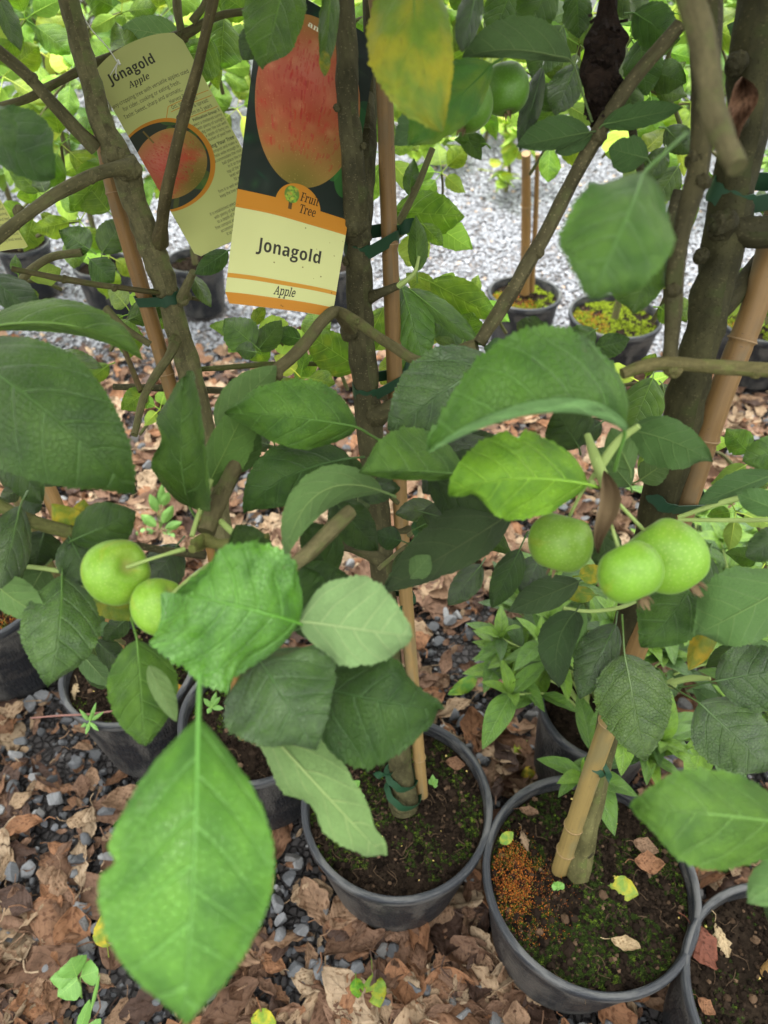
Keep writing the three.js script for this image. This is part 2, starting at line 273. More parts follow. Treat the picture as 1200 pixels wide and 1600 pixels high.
// ------------------------------------------------------------------ builders
// One leaf. base, tip and the optional mid are [photo x, photo y, depth]; l / r: half widths in photo pixels left and right of the midrib
// (looking from base to tip); al / ar: how far each half folds away from the viewer, degrees; arch: bow of the midrib towards the viewer.
function leafGeo(o) {
  const B = at(...o.b), T = at(...o.t), mid = o.m ? at(...o.m) : B.clone().lerp(T, 0.5), L = B.distanceTo(T);
  const eye = camera.position, zM = seen(mid)[2], vm = eye.clone().sub(mid).normalize();
  const ctl = mid.clone().addScaledVector(vm, (o.arch ?? 0.05) * L).multiplyScalar(2).addScaledVector(B, -0.5).addScaledVector(T, -0.5);
  const cv = new THREE.QuadraticBezierCurve3(B, ctl, T), nt = o.nt ?? 52, nsH = o.ns ?? 8, sd = (o.seed ?? 1) * 13.7, R = Math.PI / 180;
  const W = [o.l, o.r].map((w, k) => { const a = Math.abs([o.al ?? 8 + 30 * hash(o.seed ?? 1, 2, 4), o.ar ?? 8 + 30 * hash(o.seed ?? 1, 3, 4)][k]) * R * 0.75; return w * zM / FPX / (a < 1.1 ? Math.cos(a) : 1); });
  const hs = q => hash(o.seed ?? 1, q, 4), wave = o.wave ?? 0.06 + 0.1 * hs(1), A0 = [o.al ?? 8 + 30 * hs(2), o.ar ?? 8 + 30 * hs(3)], teeth = o.teeth ?? 26, tw0 = (o.tw0 ?? 0) * R, tw1 = (o.tw1 ?? 0) * R, mb = new MB(), tn = o.tint ?? [1, 1, 1];
  const WM = Math.max(W[0], W[1]), tw = o.tipw ?? 0;
  const rows = [];
  for (let j = 0; j <= nt; j++) {
    const t = j / nt, c = cv.getPoint(t), tg = cv.getTangent(t).normalize(), v = vm.clone().addScaledVector(tg, -vm.dot(tg)).normalize();
    let S = tg.clone().cross(v).normalize(); const tau = mixn(tw0, tw1, t); S.applyAxisAngle(tg, tau); const N = S.clone().cross(tg).normalize();
    const bump = 1 + 0.02 * (fbm(t * 5, sd, 5, 3) - 0.5);
    const row = [];
    for (let i = -nsH; i <= nsH; i++) {
      const k = i > 0 ? 1 : 0, sg = i > 0 ? 1 : -1, s = Math.abs(i) / nsH, a = A0[k] * R;
      let lw = Math.max(LW(o.pk ? Math.pow(t, o.pk) : t) * bump, 0.0);
      const tk = k ? o.tipr ?? tw : o.tipl ?? tw; if (tk) lw = Math.max(lw, tk * Math.sqrt(Math.max(0, 1 - Math.pow(Math.abs(2 * t - 1), 3.2))) * sstep(0, 0.15, t));
      const tt = (t * teeth) % 1, saw = s > 0.99 ? (o.saw ?? 1) * (0.06 * (1 - tt) * (0.5 + 1.0 * hash(Math.floor(t * teeth), k, 3)) - 0.02) * sstep(0.04, 0.12, t) : 0;
      let w = W[k] * (lw + saw * 1.1); const nk = k ? o.nr : o.nl; if (nk) w *= 1 - nk[1] * Math.exp(-(((t - nk[0]) / nk[2]) ** 2)); else if (hs(5 + k) < 0.12 && s > 0.7) w *= 1 - 0.14 * Math.exp(-(((t - 0.3 - 0.5 * hs(8)) / 0.035) ** 2));
      const sw = (k ? o.swr ?? 0 : o.swl ?? 0) * L * s * s * sstep(0.3, 1, t);
      // the cross-section bends from a gentle angle at the midrib to the full angle at the margin
      let x = 0, y = 0; const ST = 6; for (let q = 0; q < ST; q++) { const h = (q + 0.5) / ST * s, th = a * Math.min(1, 0.3 + 1.0 * h); x += Math.cos(th) * s / ST; y -= Math.sin(th) * s / ST; }
      const qn = (Math.abs(Math.sin(Math.PI * ((t - 0.24 * s) * VEINS + (k ? 0.2 : 0)))) - 0.6) * (o.quilt ?? 0.006) * Math.sin(Math.PI * Math.min(1, s * 0.9)) * sstep(0.02, 0.15, t);
      const un = wave * s * s * Math.sin(2 * Math.PI * ((o.wf ?? 1.6) * t + (k ? 0.35 : 0) + sd)) * sstep(0, 0.25, t) + (o.rough ?? 0.2) * s * (fbm(t * 4.5 + sd, s * sg * 1.5 + 3, 9, 3) - 0.45) * 2 * sstep(0, 0.2, t);
      const p = c.clone().addScaledVector(S, sg * x * w).addScaledVector(N, y * w + (un + qn) * WM).addScaledVector(tg, sw);
      row.push([p, 0.5 + 0.5 * sg * s, t]);
    }
    rows.push(row);
  }
  const M = nsH * 2;
  const put = off => { mb.grid(M, nt, (i, j) => { const [p, u, t] = rows[j][i]; return [p, u, clamp(t, 0.002, 0.998), tn]; }); };
  mb.slot(0); put();
  if (o.double) {                                                    // a lower side of its own, 0.3 mm behind, where both faces show
    const g = mb.geo(), nn = g.getAttribute('normal'), n0 = mb.n;
    mb.slot(1);
    const nrm = k => V3(nn.getX(k), nn.getY(k), nn.getZ(k));
    const b = mb.n; for (let k = 0; k < n0; k++) { const p = V3(mb.p[3 * k], mb.p[3 * k + 1], mb.p[3 * k + 2]).addScaledVector(nrm(k), -0.0003); mb.v(p, mb.u[2 * k], mb.u[2 * k + 1], tn); }
    for (let j = 0; j < nt; j++) for (let i = 0; i < M; i++) { const a = b + j * (M + 1) + i, c = a + M + 1; mb.i.push(a, c + 1, a + 1, a, c, c + 1); }
    mb.slot(0);
  }
  if (o.stem !== false) {                                            // leaf stalk and the raised midrib
    const tgt = cv.getTangent(0).normalize(), far = o.p ? at(...o.p) : B.clone().addScaledVector(tgt, -L * 0.16).add(V3(0, -0.004, -0.004));
    const r = Math.max(0.0007, L * 0.0095), st = new MB();
    const cv0 = [[far, r * 1.25], [far.clone().lerp(B, 0.5).addScaledVector(vm, L * 0.015), r], [B, r]];
    for (let k = 1; k <= 5; k++) { const t = k * 0.17; cv0.push([cv.getPoint(t).addScaledVector(vm, o.under || o.rib ? r * 0.5 : -r * 0.55), r * (1 - t * 0.95)]); }
    st.tube(cv0, { seg: 7, per: 4 });
    const b = mb.n; for (let k = 0; k < st.n; k++) mb.v(V3(st.p[3 * k], st.p[3 * k + 1], st.p[3 * k + 2]), 0.5, 0.03, tn); for (const q of st.i) mb.i.push(q + b);
  }
  return mb.geo();
}
let leafCount = 0;
function leaf(parent, b, t, l, r, o = {}) {
  leafCount++; reseed(leafCount + 900);
  const kind = o.kind || (o.under ? 'under' : hash(leafCount, 3, 9) < 0.35 ? 'glossy' : 'top'), v = rr(0.88, 1.12), h = rr(-0.05, 0.05), tt = o.tint || [1, 1, 1];
  const g = leafGeo({ b, t, l, r, seed: leafCount, ...o, tint: [tt[0] * v * (1 + h), tt[1] * v, tt[2] * v * (1 - h)] });
  const other = o.under ? LEAF.top : LEAF.under;
  return part('leaf', g, o.double ? [LEAF[kind], other] : LEAF[kind], parent, o.label);
}
// a short twig end with leaves spreading from it
function cluster(parent, x, y, z, n, L, o = {}) {
  reseed(x * 31 + y * 17 + n); const a0 = rr(0, 6.3), c = [x, y, z], mk = [];
  for (let k = 0; k < n; k++) { const a = a0 + k / n * 6.28 + rr(-0.4, 0.4), l = L * rr(0.7, 1.2), s0 = 0.22 * l, w = l * rr(0.2, 0.36); mk.push([[x + Math.cos(a) * s0, y + Math.sin(a) * s0, z - 0.005], [x + Math.cos(a) * l, y + Math.sin(a) * l * 0.95 + l * 0.1, z + rr(-0.05, 0.05)], w, w * rr(0.6, 1.2), rnd(), rr(0.8, 1.25), rr(-0.2, 0.25)]); }
  const ta = a0 + rr(-0.5, 0.5), tw = new MB(), far = at(x + Math.cos(ta) * L * 1.1, y + Math.abs(Math.sin(ta)) * L * 1.1, z + 0.06), r = 0.0022; tw.tube([[far, r * 1.3], [far.clone().lerp(at(...c), 0.5).add(V3(0.004, 0.006, 0)), r * 1.1], [at(...c), r]], { seg: 7, per: 4 }); part('twig', tw.geo(), BARK.twig, parent);
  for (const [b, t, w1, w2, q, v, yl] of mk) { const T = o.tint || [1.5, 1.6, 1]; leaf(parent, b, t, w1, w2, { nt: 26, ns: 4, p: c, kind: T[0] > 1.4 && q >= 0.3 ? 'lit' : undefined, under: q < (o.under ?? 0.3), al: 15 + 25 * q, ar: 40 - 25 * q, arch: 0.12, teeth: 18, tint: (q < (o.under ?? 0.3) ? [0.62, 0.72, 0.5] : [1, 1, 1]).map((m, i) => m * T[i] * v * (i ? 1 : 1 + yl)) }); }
}
// woody limb with nodes and slightly uneven radius
function limb(name, parent, list, mat, o = {}) {
  const mb = new MB(), s = o.seed ?? list[0][0] * 0.37 + 3;
  mb.tube(px(list), { seg: o.seg ?? 16, per: o.per ?? 8, shape: (a, t, m) => 1 + (o.rough ?? 0.16) * (vnoise(Math.cos(a) * 1.5 + 5, m * 45 + Math.sin(a) * 1.5, s | 0) - 0.5) * 2 + 0.12 * Math.pow(Math.max(0, vnoise(m * 26, s, 7) - 0.62) * 2.6, 2), tint: o.tint });
  for (const [x, y, z, r] of o.knots || []) {                        // swollen knots and bud scars
    const c = at(x, y, z), R0 = r * z / FPX * 0.9, g = new THREE.IcosahedronGeometry(1, 3), q = g.getAttribute('position'), b = mb.n;
    for (let k = 0; k < q.count; k++) { const p = V3(q.getX(k), q.getY(k), q.getZ(k)), n = 1 + 0.7 * (fbm(p.x * 2.4 + 5, p.y * 2.4 + p.z * 1.7 + 5, s | 0, 4) - 0.5); mb.v(c.clone().addScaledVector(p, R0 * n), p.x * R0 * 2, p.y * R0 * 2, o.tint && !o.tint.call ? o.tint : [1, 1, 1]); }
    for (let k = 0; k < q.count; k++) mb.i.push(b + k);
  }
  return part(name, mb.geo(), mat, parent);
}
// bamboo cane: list of [x, y, depth, r px]; nodes: positions along 0..1
function cane(label, list, nodes, group, tintc) {
  const t = thing('bamboo_stake', label, 'bamboo stake', at(...list[list.length - 1].slice(0, 3)), group), mb = new MB();
  const P = px(list), dense = new THREE.CatmullRomCurve3(P.map(q => q[0])), pts = [], N = 60;
  for (let k = 0; k <= N; k++) { const u = k / N, q = u * (P.length - 1), a = Math.min(P.length - 2, Math.floor(q)); pts.push([dense.getPoint(u), mixn(P[a][1], P[a + 1][1], q - a)]); }
  mb.tube(pts, { seg: 20, per: 4, shape: (a, u) => { let k = 1; for (const n of nodes) { const d = (u - n) * dense.getLength(); k += 0.13 * Math.exp(-(d * d) / (2 * 0.0022 ** 2)) - 0.10 * Math.exp(-((d - 0.005) ** 2) / (2 * 0.0014 ** 2)); } return k; }, tint: tintc });
  part('cane', mb.geo(), BAMBOO, t);
  for (const n of nodes) { const c = dense.getPoint(n), T = dense.getTangent(n), q = n * (P.length - 1), a = Math.min(P.length - 2, Math.floor(q)), r = mixn(P[a][1], P[a + 1][1], q - a); const g = new THREE.TorusGeometry(r * 1.09, r * 0.07, 6, 26); g.applyQuaternion(new THREE.Quaternion().setFromUnitVectors(V3(0, 0, 1), T)); g.translate(c.x, c.y, c.z); part('node_ring', g, NODE, t); }
  return t;
}
const NODE = std({ color: col(0.2, 0.13, 0.06), roughness: 0.75, name: 'bamboo_node' });
// plastic tie round a trunk and a cane: circles given as [x, y, depth, r px]
function tie(label, a, b, hpx, o = {}) {
  const A = at(...a.slice(0, 3)), Bq = at(...b.slice(0, 3)), ra = a[3] * a[2] / FPX + 0.0008, rb = b[3] * b[2] / FPX + 0.0008, h = hpx * a[2] / FPX;
  const t = thing('plant_tie', label, 'plant tie', A, 'green plastic ties'), D = Bq.clone().sub(A), up = o.up || V3(0, 1, 0); 
  const X = D.clone().normalize(), Z = X.clone().cross(up).normalize(), Y = Z.clone().cross(X).normalize(), d = D.length();
  const ring = [], be = Math.acos(clamp((ra - rb) / d, -1, 1));
  for (let k = 0; k <= 16; k++) { const an = be + (2 * Math.PI - 2 * be) * k / 16; ring.push([Math.cos(an) * ra, Math.sin(an) * ra]); }
  for (let k = 0; k <= 10; k++) { const an = -be + 2 * be * k / 10; ring.push([d + Math.cos(an) * rb, Math.sin(an) * rb]); }
  const n = ring.length, mb = new MB(), th = 0.0009, f = (x, z, y) => A.clone().addScaledVector(X, x).addScaledVector(Z, z).addScaledVector(Y, y);
  const cx = d / 2;
  for (const [off, flip] of [[th, 0], [0, 1]]) mb.grid(n, 4, (i, j) => { const [x, z] = ring[i % n], l = Math.hypot(x - (x < cx ? 0 : d), z) || 1, ex = (x - (x < cx ? 0 : d)) / l * off, ez = z / l * off, sag = 0.0012 * Math.sin(i * 1.7) ; return [f(x + ex, z + ez, (j / 4 - 0.5) * h + sag), i * 0.05, j * 0.1]; });
  mb.grid(n, 1, (i, j) => { const [x, z] = ring[i % n], l = Math.hypot(x - (x < cx ? 0 : d), z) || 1, e = j * th, ex = (x - (x < cx ? 0 : d)) / l * e, ez = z / l * e; return [f(x + ex, z + ez, 0.5 * h + 0.0012 * Math.sin(i * 1.7)), 0, 0]; });
  part('band', mb.geo(), greenPlastic, t);
  if (o.tail) {                                                      // free end of the tie
    const P = o.tail.map(q => at(...q)), m2 = new MB(), c2 = new THREE.CatmullRomCurve3(P);
    for (const s of [0, 0.0008]) m2.grid(2, 14, (i, j) => { const p = c2.getPoint(j / 14); return [p.addScaledVector(Y, (i / 2 - 0.5) * h * (1 - 0.15 * j / 14)).addScaledVector(Z, s + 0.002 * Math.sin(j * 0.5) * (i - 1)), 0, 0]; });
    part('loose_end', m2.geo(), greenPlastic, t);
  }
  return t;
}
// an unripe apple: axis from stalk to eye
function apple(label, x, y, z, rpx, axis, stalk, o = {}) {
  const c = at(x, y, z), R = rpx * z / FPX, t = thing('apple', label, 'apple', c), A = V3(axis[0], axis[1] * CP + axis[2] * SP, -axis[1] * SP + axis[2] * CP).normalize();   // axis towards the stalk end: right, up and towards the viewer
  const q = new THREE.Quaternion().setFromUnitVectors(V3(0, 1, 0), A), mb = new MB(), NV = 40, NU = 48, tall = o.tall ?? 0.9;
  mb.grid(NU, NV, (i, j) => {
    const th = j / NV * Math.PI, ph = i / NU * Math.PI * 2, lob = 1 + 0.028 * Math.cos(5 * ph + 1) * sstep(2.4, 0.4, Math.PI - th) + 0.03 * Math.cos(2 * ph + x) + 0.02 * Math.cos(3 * ph + y + 2 * th), skew = 0.06 * Math.sin(th) * Math.cos(ph + x * 3);
    let r = Math.sin(th) * (1 + 0.05 * Math.cos(th)) * lob, h = -Math.cos(th) * tall + skew;
    const top = Math.exp(-Math.pow((Math.PI - th) / 0.42, 2)), bot = Math.exp(-Math.pow(th / 0.3, 2)); h += -0.32 * top + 0.16 * bot;
    const k = 1; return [V3(Math.cos(ph) * r * R * k, h * R * k, Math.sin(ph) * r * R * k).applyQuaternion(q).add(c), i / NU, j / NV, o.tint ?? [1, 1, 1]];
  });
  const g = mb.geo(); { const n = g.getAttribute('normal'); for (let j = 0; j <= NV; j++) { const a = j * (NU + 1), b = a + NU, s = V3(n.getX(a) + n.getX(b), n.getY(a) + n.getY(b), n.getZ(a) + n.getZ(b)).normalize(); n.setXYZ(a, s.x, s.y, s.z); n.setXYZ(b, s.x, s.y, s.z); } }
  part('flesh', g, APPLE, t);
  const s0 = c.clone().addScaledVector(A, R * (tall - 0.34)), s1 = at(...stalk), st = new MB();
  const bow = s0.clone().lerp(s1, 0.45).addScaledVector(A, R * 0.25);
  st.tube([[s0, R * 0.055], [bow, R * 0.05], [s1, R * 0.075]], { seg: 9, per: 8 }); part('stalk', st.geo(), STALK, t);
  const e0 = c.clone().addScaledVector(A, -R * (tall - 0.1)), cal = new MB(); reseed(x * 7 + y);
  for (let k = 0; k < 5; k++) {                                      // dried sepals of the eye
    const an = k / 5 * Math.PI * 2 + 0.4, U = V3(Math.cos(an), 0, Math.sin(an)).applyQuaternion(q), side = V3(-Math.sin(an), 0, Math.cos(an)).applyQuaternion(q), len = R * rr(0.2, 0.38) * (o.cal ?? 1), curl = rr(-0.3, 0.6);
    cal.grid(2, 6, (i, j) => { const f = j / 6, w = R * 0.09 * Math.sqrt(o.cal ?? 1) * (1 - f * 0.85); return [e0.clone().addScaledVector(U, R * 0.10 + len * 0.45 * Math.sin(f * 1.6) * (0.5 + curl)).addScaledVector(A, -len * f).addScaledVector(side, (i - 1) * w).addScaledVector(U, (i - 1) ** 2 * w * 0.4), i / 2, f]; });
  }
  part('calyx', cal.geo(), DRYBIT, t);
  return t;
}
// plastic plant pot; x, front / top: photo pixels of the rim; dia in metres
const pots = [];
function pot(label, o) {
  const h = o.h ?? 0.25, R = o.dia / 2; let c;
  if (o.front) { c = on(o.x, o.front, h); c.z -= R; } else if (o.top) { c = on(o.x, o.top, h); c.z += R; } else c = on(o.x, o.y, h);
  c.x = on(o.x, 0, h).x; { const zz = -(c.z) * CP + (EYE - h) * SP; c.x = (o.x - 600) / FPX * zz; }
  const base = V3(c.x, 0.012, c.z), t = thing('plant_pot', label, 'plant pot', base, o.group); pots.push({ x: c.x, z: c.z, R, h, t, soilY: h - (o.soil ?? 0.028) });
  const b = R * 0.78, hh = h - 0.012, wall = new THREE.LatheGeometry([[0, 0], [b - 0.006, 0], [b, 0.006], [mixn(b, R, 0.5), hh * 0.52], [R - 0.007, hh - 0.032], [R - 0.005, hh - 0.012], [R - 0.010, hh - 0.008], [R - 0.011, hh - 0.04], [R - 0.02, hh - 0.09]].map(q => new THREE.Vector2(...q)), 72);
  wall.translate(base.x, base.y, base.z); part('pot_wall', wall, POT, t);
  const rim = []; for (let k = 0; k <= 20; k++) { const a = k / 20 * Math.PI * 2, n = 0.6; const ca = Math.sign(Math.cos(a)) * Math.abs(Math.cos(a)) ** n, sa = Math.sign(Math.sin(a)) * Math.abs(Math.sin(a)) ** n; rim.push(new THREE.Vector2(R - 0.0045 + 0.0055 * ca, hh - 0.008 + 0.009 * sa)); }
  const rg = new THREE.LatheGeometry(rim, 96); rg.translate(base.x, base.y, base.z); part('pot_rim', rg, RIM, t);
  const sy = h - (o.soil ?? 0.028), sr = R - 0.009, mb = new MB(), n0 = o.x * 0.01;
  const hs = (x, z) => 0.012 * (fbm(x * 22 + n0 + 9, z * 22 + 9, 5, 4) - 0.45) + 0.012 * Math.exp(-(x * x + z * z) / 0.004);
  mb.grid(64, 22, (i, j) => { const a = i / 64 * Math.PI * 2, r = sr * (j / 22), x = Math.cos(a) * r, z = Math.sin(a) * r; return [V3(c.x + x, sy + hs(x, z), c.z + z), x, z]; });
  const sm = part('soil', mb.geo(), SOIL, t);
  return Object.assign(t, { cx: c.x, cz: c.z, R, sy, hs, soilMesh: sm });
}
// scatter many small copies as one part of a parent
function scatter(name, geo, mat, list, parent) {
  const im = new THREE.InstancedMesh(geo, mat, list.length); im.name = name; im.userData.kind = 'stuff'; im.castShadow = im.receiveShadow = true;
  let o = V3(0, 0, 0); for (let p = parent; p && p !== scene; p = p.parent) o.add(p.position);
  const m = new THREE.Matrix4(), q = new THREE.Quaternion();
  list.forEach((e, k) => { m.compose(e.p.clone().sub(o), e.q || q.setFromEuler(new THREE.Euler(...(e.e || [0, 0, 0]))), typeof e.s === 'number' ? V3(e.s, e.s, e.s) : e.s); im.setMatrixAt(k, m); if (e.c) im.setColorAt(k, e.c); });
  parent.add(im); return im;
}
const pathness = (x, z) => sstep(0.35, 0.62, fbm(x * 1.3 + 20, z * 1.3 + 20, 4, 3) * 0.45 + sstep(1.5, 2.9, -z) * 0.62 + (x > 0.15 ? 0.08 : 0) * sstep(1.5, 2.2, -z));   // 0 leaf litter, 1 clean gravel
// ------------------------------------------------------------------ ground
const ground = new THREE.Group(); ground.name = 'ground'; ground.userData.kind = 'structure'; scene.add(ground);
{
  const mb = new MB(), N = 150;
  const gx = i => { const u = i / N * 2 - 1; return Math.sign(u) * (Math.abs(u) * 2.2 + Math.abs(u) ** 5 * 40); }, gz = j => { const v = j / N; return 1.2 - v * 6 - v ** 6 * 60; };
  mb.grid(N, N, (i, j) => { const x = gx(i), z = gz(j); const g = mixn(1, 3.2, sstep(0.3, 0.75, pathness(x, z))); return [V3(x, 0.012 * (fbm(x * 3 + 40, z * 3 + 40, 3, 4) - 0.5) - 0.004, z), x, z, [g * 0.92, g, g * 1.15]]; });
  part('soil', mb.geo(), phys({ map: groundMap, bumpMap: groundBump, bumpScale: 0.008, roughness: 0.9, specularIntensity: 0.1, vertexColors: true, name: 'dark_grit' }), ground);
}

// ------------------------------------------------------------------ pots
const potRight = pot('black plastic pot with orange moss and a yellow leaf on its soil', { x: 923, top: 1210, dia: 0.304 });
const potMid = pot('black plastic pot holding the middle tree with the green ties, small seedling inside', { x: 620, top: 1118, dia: 0.292 });
const potCorner = pot('black plastic pot cut off by the bottom right corner, torn dry leaf inside', { x: 1252, top: 1378, dia: 0.29 });
const potLeafy = pot('black plastic pot behind the big hanging leaf, its rim touching the pot to its left', { x: 396, front: 1228, dia: 0.25 });
const potTwig = pot('black plastic pot at the lower left with a red twig across its rim', { x: 200, front: 1136, dia: 0.236 });
const potEdge = pot('black plastic pot at the left edge with orange moss at the rim', { x: -32, front: 1008, dia: 0.24 });
const potShrub = pot('black plastic pot holding the leafy green shrub behind the right tree', { x: 942, y: 1100, dia: 0.215, soil: 0.03 });
const potPath = pot('black pot with two thin stakes standing on the grey gravel path', { x: 820, front: 485, dia: 0.235, h: 0.2 });
const potMossy = pot('wide black pot with yellow green moss, beside the gravel path', { x: 962, front: 529, dia: 0.285, h: 0.2 });
const potBehind = pot('black pot behind the right trunk and its bamboo stake', { x: 1196, front: 537, dia: 0.28, h: 0.2 });
const potTag = pot('grey black pot seen below the round-topped tag', { x: 304, front: 426, dia: 0.2, h: 0.2 });
const potDark = pot('small black pot in shade left of the left trunk', { x: 158, front: 432, dia: 0.19, h: 0.2 });
const potFar = pot('small black pot under the cut-off tag at the left edge', { x: 34, front: 398, dia: 0.19, h: 0.2 });
const potHid = pot('black pot half hidden behind the apple picture tag', { x: 524, front: 428, dia: 0.16, h: 0.2 });
const insidePot = (x, z, m = 0) => pots.some(p => Math.hypot(x - p.x, z - p.z) < p.R * 0.84 + m);

// ------------------------------------------------------------------ trees
const treeMid = thing('apple_tree', 'middle young apple tree with two printed tags, tied to a thin cane', 'apple tree', on(630, 1255, 0.22));
const treeRight = thing('apple_tree', 'dark-barked right apple tree with cankered shoot, leaning along a thick cane', 'apple tree', on(905, 1362, 0.22));
const treeLeft = thing('apple_tree', 'left apple tree with olive trunk and a big knot beside the round-topped tag', 'apple tree', on(400, 1160, 0.22));
const treeLow = thing('apple_tree', 'apple tree at the left edge bearing the two lime green apples', 'apple tree', on(225, 1080, 0.22));

limb('trunk', treeMid, [[572, 150, 0.735, 13], [572, 240, 0.73, 16], [561, 345, 0.72, 20.5], [561, 420, 0.745, 21], [564, 520, 0.775, 20.5], [575, 640, 0.81, 20.5], [587, 770, 0.86, 19], [597, 880, 0.92, 18.5], [610, 1030, 1.01, 17.5], [624, 1170, 1.10, 17], [627, 1215, 1.13, 19], [632, 1262, 1.15, 23]], BARK.mid, { knots: [[545, 518, 0.76, 17], [555, 350, 0.71, 22], [588, 648, 0.80, 20], [597, 855, 0.9, 20], [541, 408, 0.735, 8], [628, 1250, 1.14, 24]] });
limb('branch', treeMid, [[515, -480, 0.58, 16], [532, -80, 0.635, 16], [541, 70, 0.65, 17], [544, 170, 0.665, 18], [551, 250, 0.68, 19], [556, 320, 0.70, 20], [561, 372, 0.725, 21]], BARK.mid, { knots: [[527, 168, 0.66, 7], [568, 228, 0.67, 6]] });
limb('branch', treeMid, [[572, -60, 0.76, 8], [578, 60, 0.755, 9], [580, 150, 0.745, 11], [572, 210, 0.73, 14]], BARK.mid);
limb('branch', treeMid, [[548, 512, 0.75, 12], [525, 487, 0.70, 9], [505, 500, 0.67, 9.5], [470, 545, 0.64, 10], [430, 580, 0.62, 10], [400, 615, 0.60, 10.5], [385, 680, 0.575, 11], [360, 745, 0.555, 12], [338, 790, 0.545, 14], [322, 832, 0.535, 15]], BARK.twig, { tint: [0.85, 0.8, 0.8], knots: [[345, 770, 0.548, 15], [432, 585, 0.618, 12]] });
limb('branch', treeMid, [[548, 505, 0.75, 11], [530, 488, 0.70, 8.5], [565, 508, 0.68, 8.5], [610, 538, 0.66, 8], [660, 565, 0.64, 8], [745, 540, 0.62, 11]], BARK.twig, { tint: [0.9, 0.88, 0.8], knots: [[560, 505, 0.68, 10]] });
limb('branch', treeMid, [[748, 536, 0.62, 10], [778, 490, 0.615, 11], [812, 435, 0.61, 11.5], [850, 370, 0.605, 12], [880, 310, 0.60, 12], [932, 215, 0.59, 12.5], [985, 130, 0.575, 11.5], [1062, 38, 0.56, 11]], BARK.mid, { tint: [1.35, 1.3, 1.35], knots: [[934, 214, 0.588, 15], [842, 396, 0.603, 9]] });
limb('branch', treeMid, [[590, 650, 0.80, 16], [606, 640, 0.785, 12], [622, 628, 0.78, 10], [640, 612, 0.775, 7]], BARK.mid);
limb('branch', treeMid, [[596, 872, 0.9, 13], [570, 862, 0.88, 10], [540, 853, 0.86, 9], [505, 852, 0.84, 7.5]], BARK.mid);
limb('branch', treeMid, [[600, 832, 0.9, 9], [630, 828, 0.89, 7], [660, 826, 0.88, 6]], BARK.mid);
limb('branch', treeMid, [[575, 465, 0.76, 10], [598, 457, 0.74, 7.5], [622, 447, 0.73, 6]], BARK.mid);
limb('cut_stub', treeMid, [[545, 800, 0.52, 12], [515, 830, 0.50, 12], [484, 862, 0.485, 12], [456, 886, 0.47, 11]], BARK.twig, { tint: [1.05, 1.0, 1.0] });
limb('twig', treeMid, [[622, 448, 0.73, 5], [648, 425, 0.72, 3], [655, 400, 0.715, 2.2]], STALK);
limb('twig', treeMid, [[622, 350, 0.86, 6], [648, 300, 0.85, 5.5], [676, 232, 0.84, 5]], BARK.twig, { knots: [[648, 296, 0.85, 7]] });

limb('trunk', treeRight, [[1240, -420, 0.50, 32], [1200, -100, 0.54, 34], [1180, 60, 0.55, 34], [1166, 190, 0.56, 33], [1142, 320, 0.57, 31], [1118, 430, 0.585, 29], [1096, 530, 0.60, 29], [1068, 640, 0.63, 30], [1044, 740, 0.66, 29], [1014, 850, 0.71, 25], [985, 970, 0.78, 22], [955, 1100, 0.88, 19], [930, 1230, 0.98, 17], [912, 1310, 1.04, 18], [903, 1366, 1.085, 21]], BARK.right, { rough: 0.16, tint: t => { const k = 1 + 1.6 * sstep(0.72, 0.86, t); return [k, k * 1.03, k * 0.9]; }, knots: [[1150, 100, 0.54, 20], [1148, 195, 0.55, 22], [1128, 352, 0.56, 26], [912, 1325, 1.05, 18], [1095, 400, 0.565, 14]] });
limb('branch', treeRight, [[1106, -40, 0.49, 22], [1104, 60, 0.49, 21], [1100, 160, 0.49, 20], [1090, 270, 0.49, 18], [1064, 370, 0.49, 15], [1054, 450, 0.495, 14], [1050, 520, 0.50, 13], [1046, 572, 0.505, 13]], BARK.right, { tint: [1.2, 1.15, 1.1], knots: [[1098, 285, 0.485, 15], [1090, 250, 0.49, 20], [1052, 455, 0.493, 15]] });
limb('branch', treeRight, [[972, 584, 0.50, 9], [1000, 574, 0.50, 10], [1040, 568, 0.50, 10.5], [1095, 571, 0.50, 10], [1150, 575, 0.50, 11], [1230, 580, 0.50, 12]], BARK.twig, { tint: [0.9, 0.85, 0.72], knots: [[1052, 576, 0.502, 16], [1180, 580, 0.5, 13]] });
limb('cut_stub', treeRight, [[1066, -40, 0.37, 20], [1092, 40, 0.355, 20], [1104, 110, 0.345, 21], [1116, 175, 0.335, 20], [1136, 228, 0.325, 18], [1152, 262, 0.32, 16]], BARK.twig, { tint: [0.85, 0.8, 0.85], knots: [[1100, 60, 0.352, 21], [1112, 160, 0.338, 22]] });
limb('branch', treeRight, [[1140, 352, 0.57, 26], [1170, 362, 0.565, 24], [1230, 358, 0.56, 24]], BARK.right, { rough: 0.16 });
limb('branch', treeRight, [[1118, 490, 0.60, 18], [1145, 465, 0.61, 15], [1172, 425, 0.62, 13], [1196, 395, 0.63, 12]], BARK.right);
limb('branch', treeRight, [[1062, 300, 0.58, 11], [1040, 365, 0.585, 9], [1005, 280, 0.60, 7], [985, 190, 0.61, 6]], BARK.right, { tint: [1.3, 1.3, 1.4] });
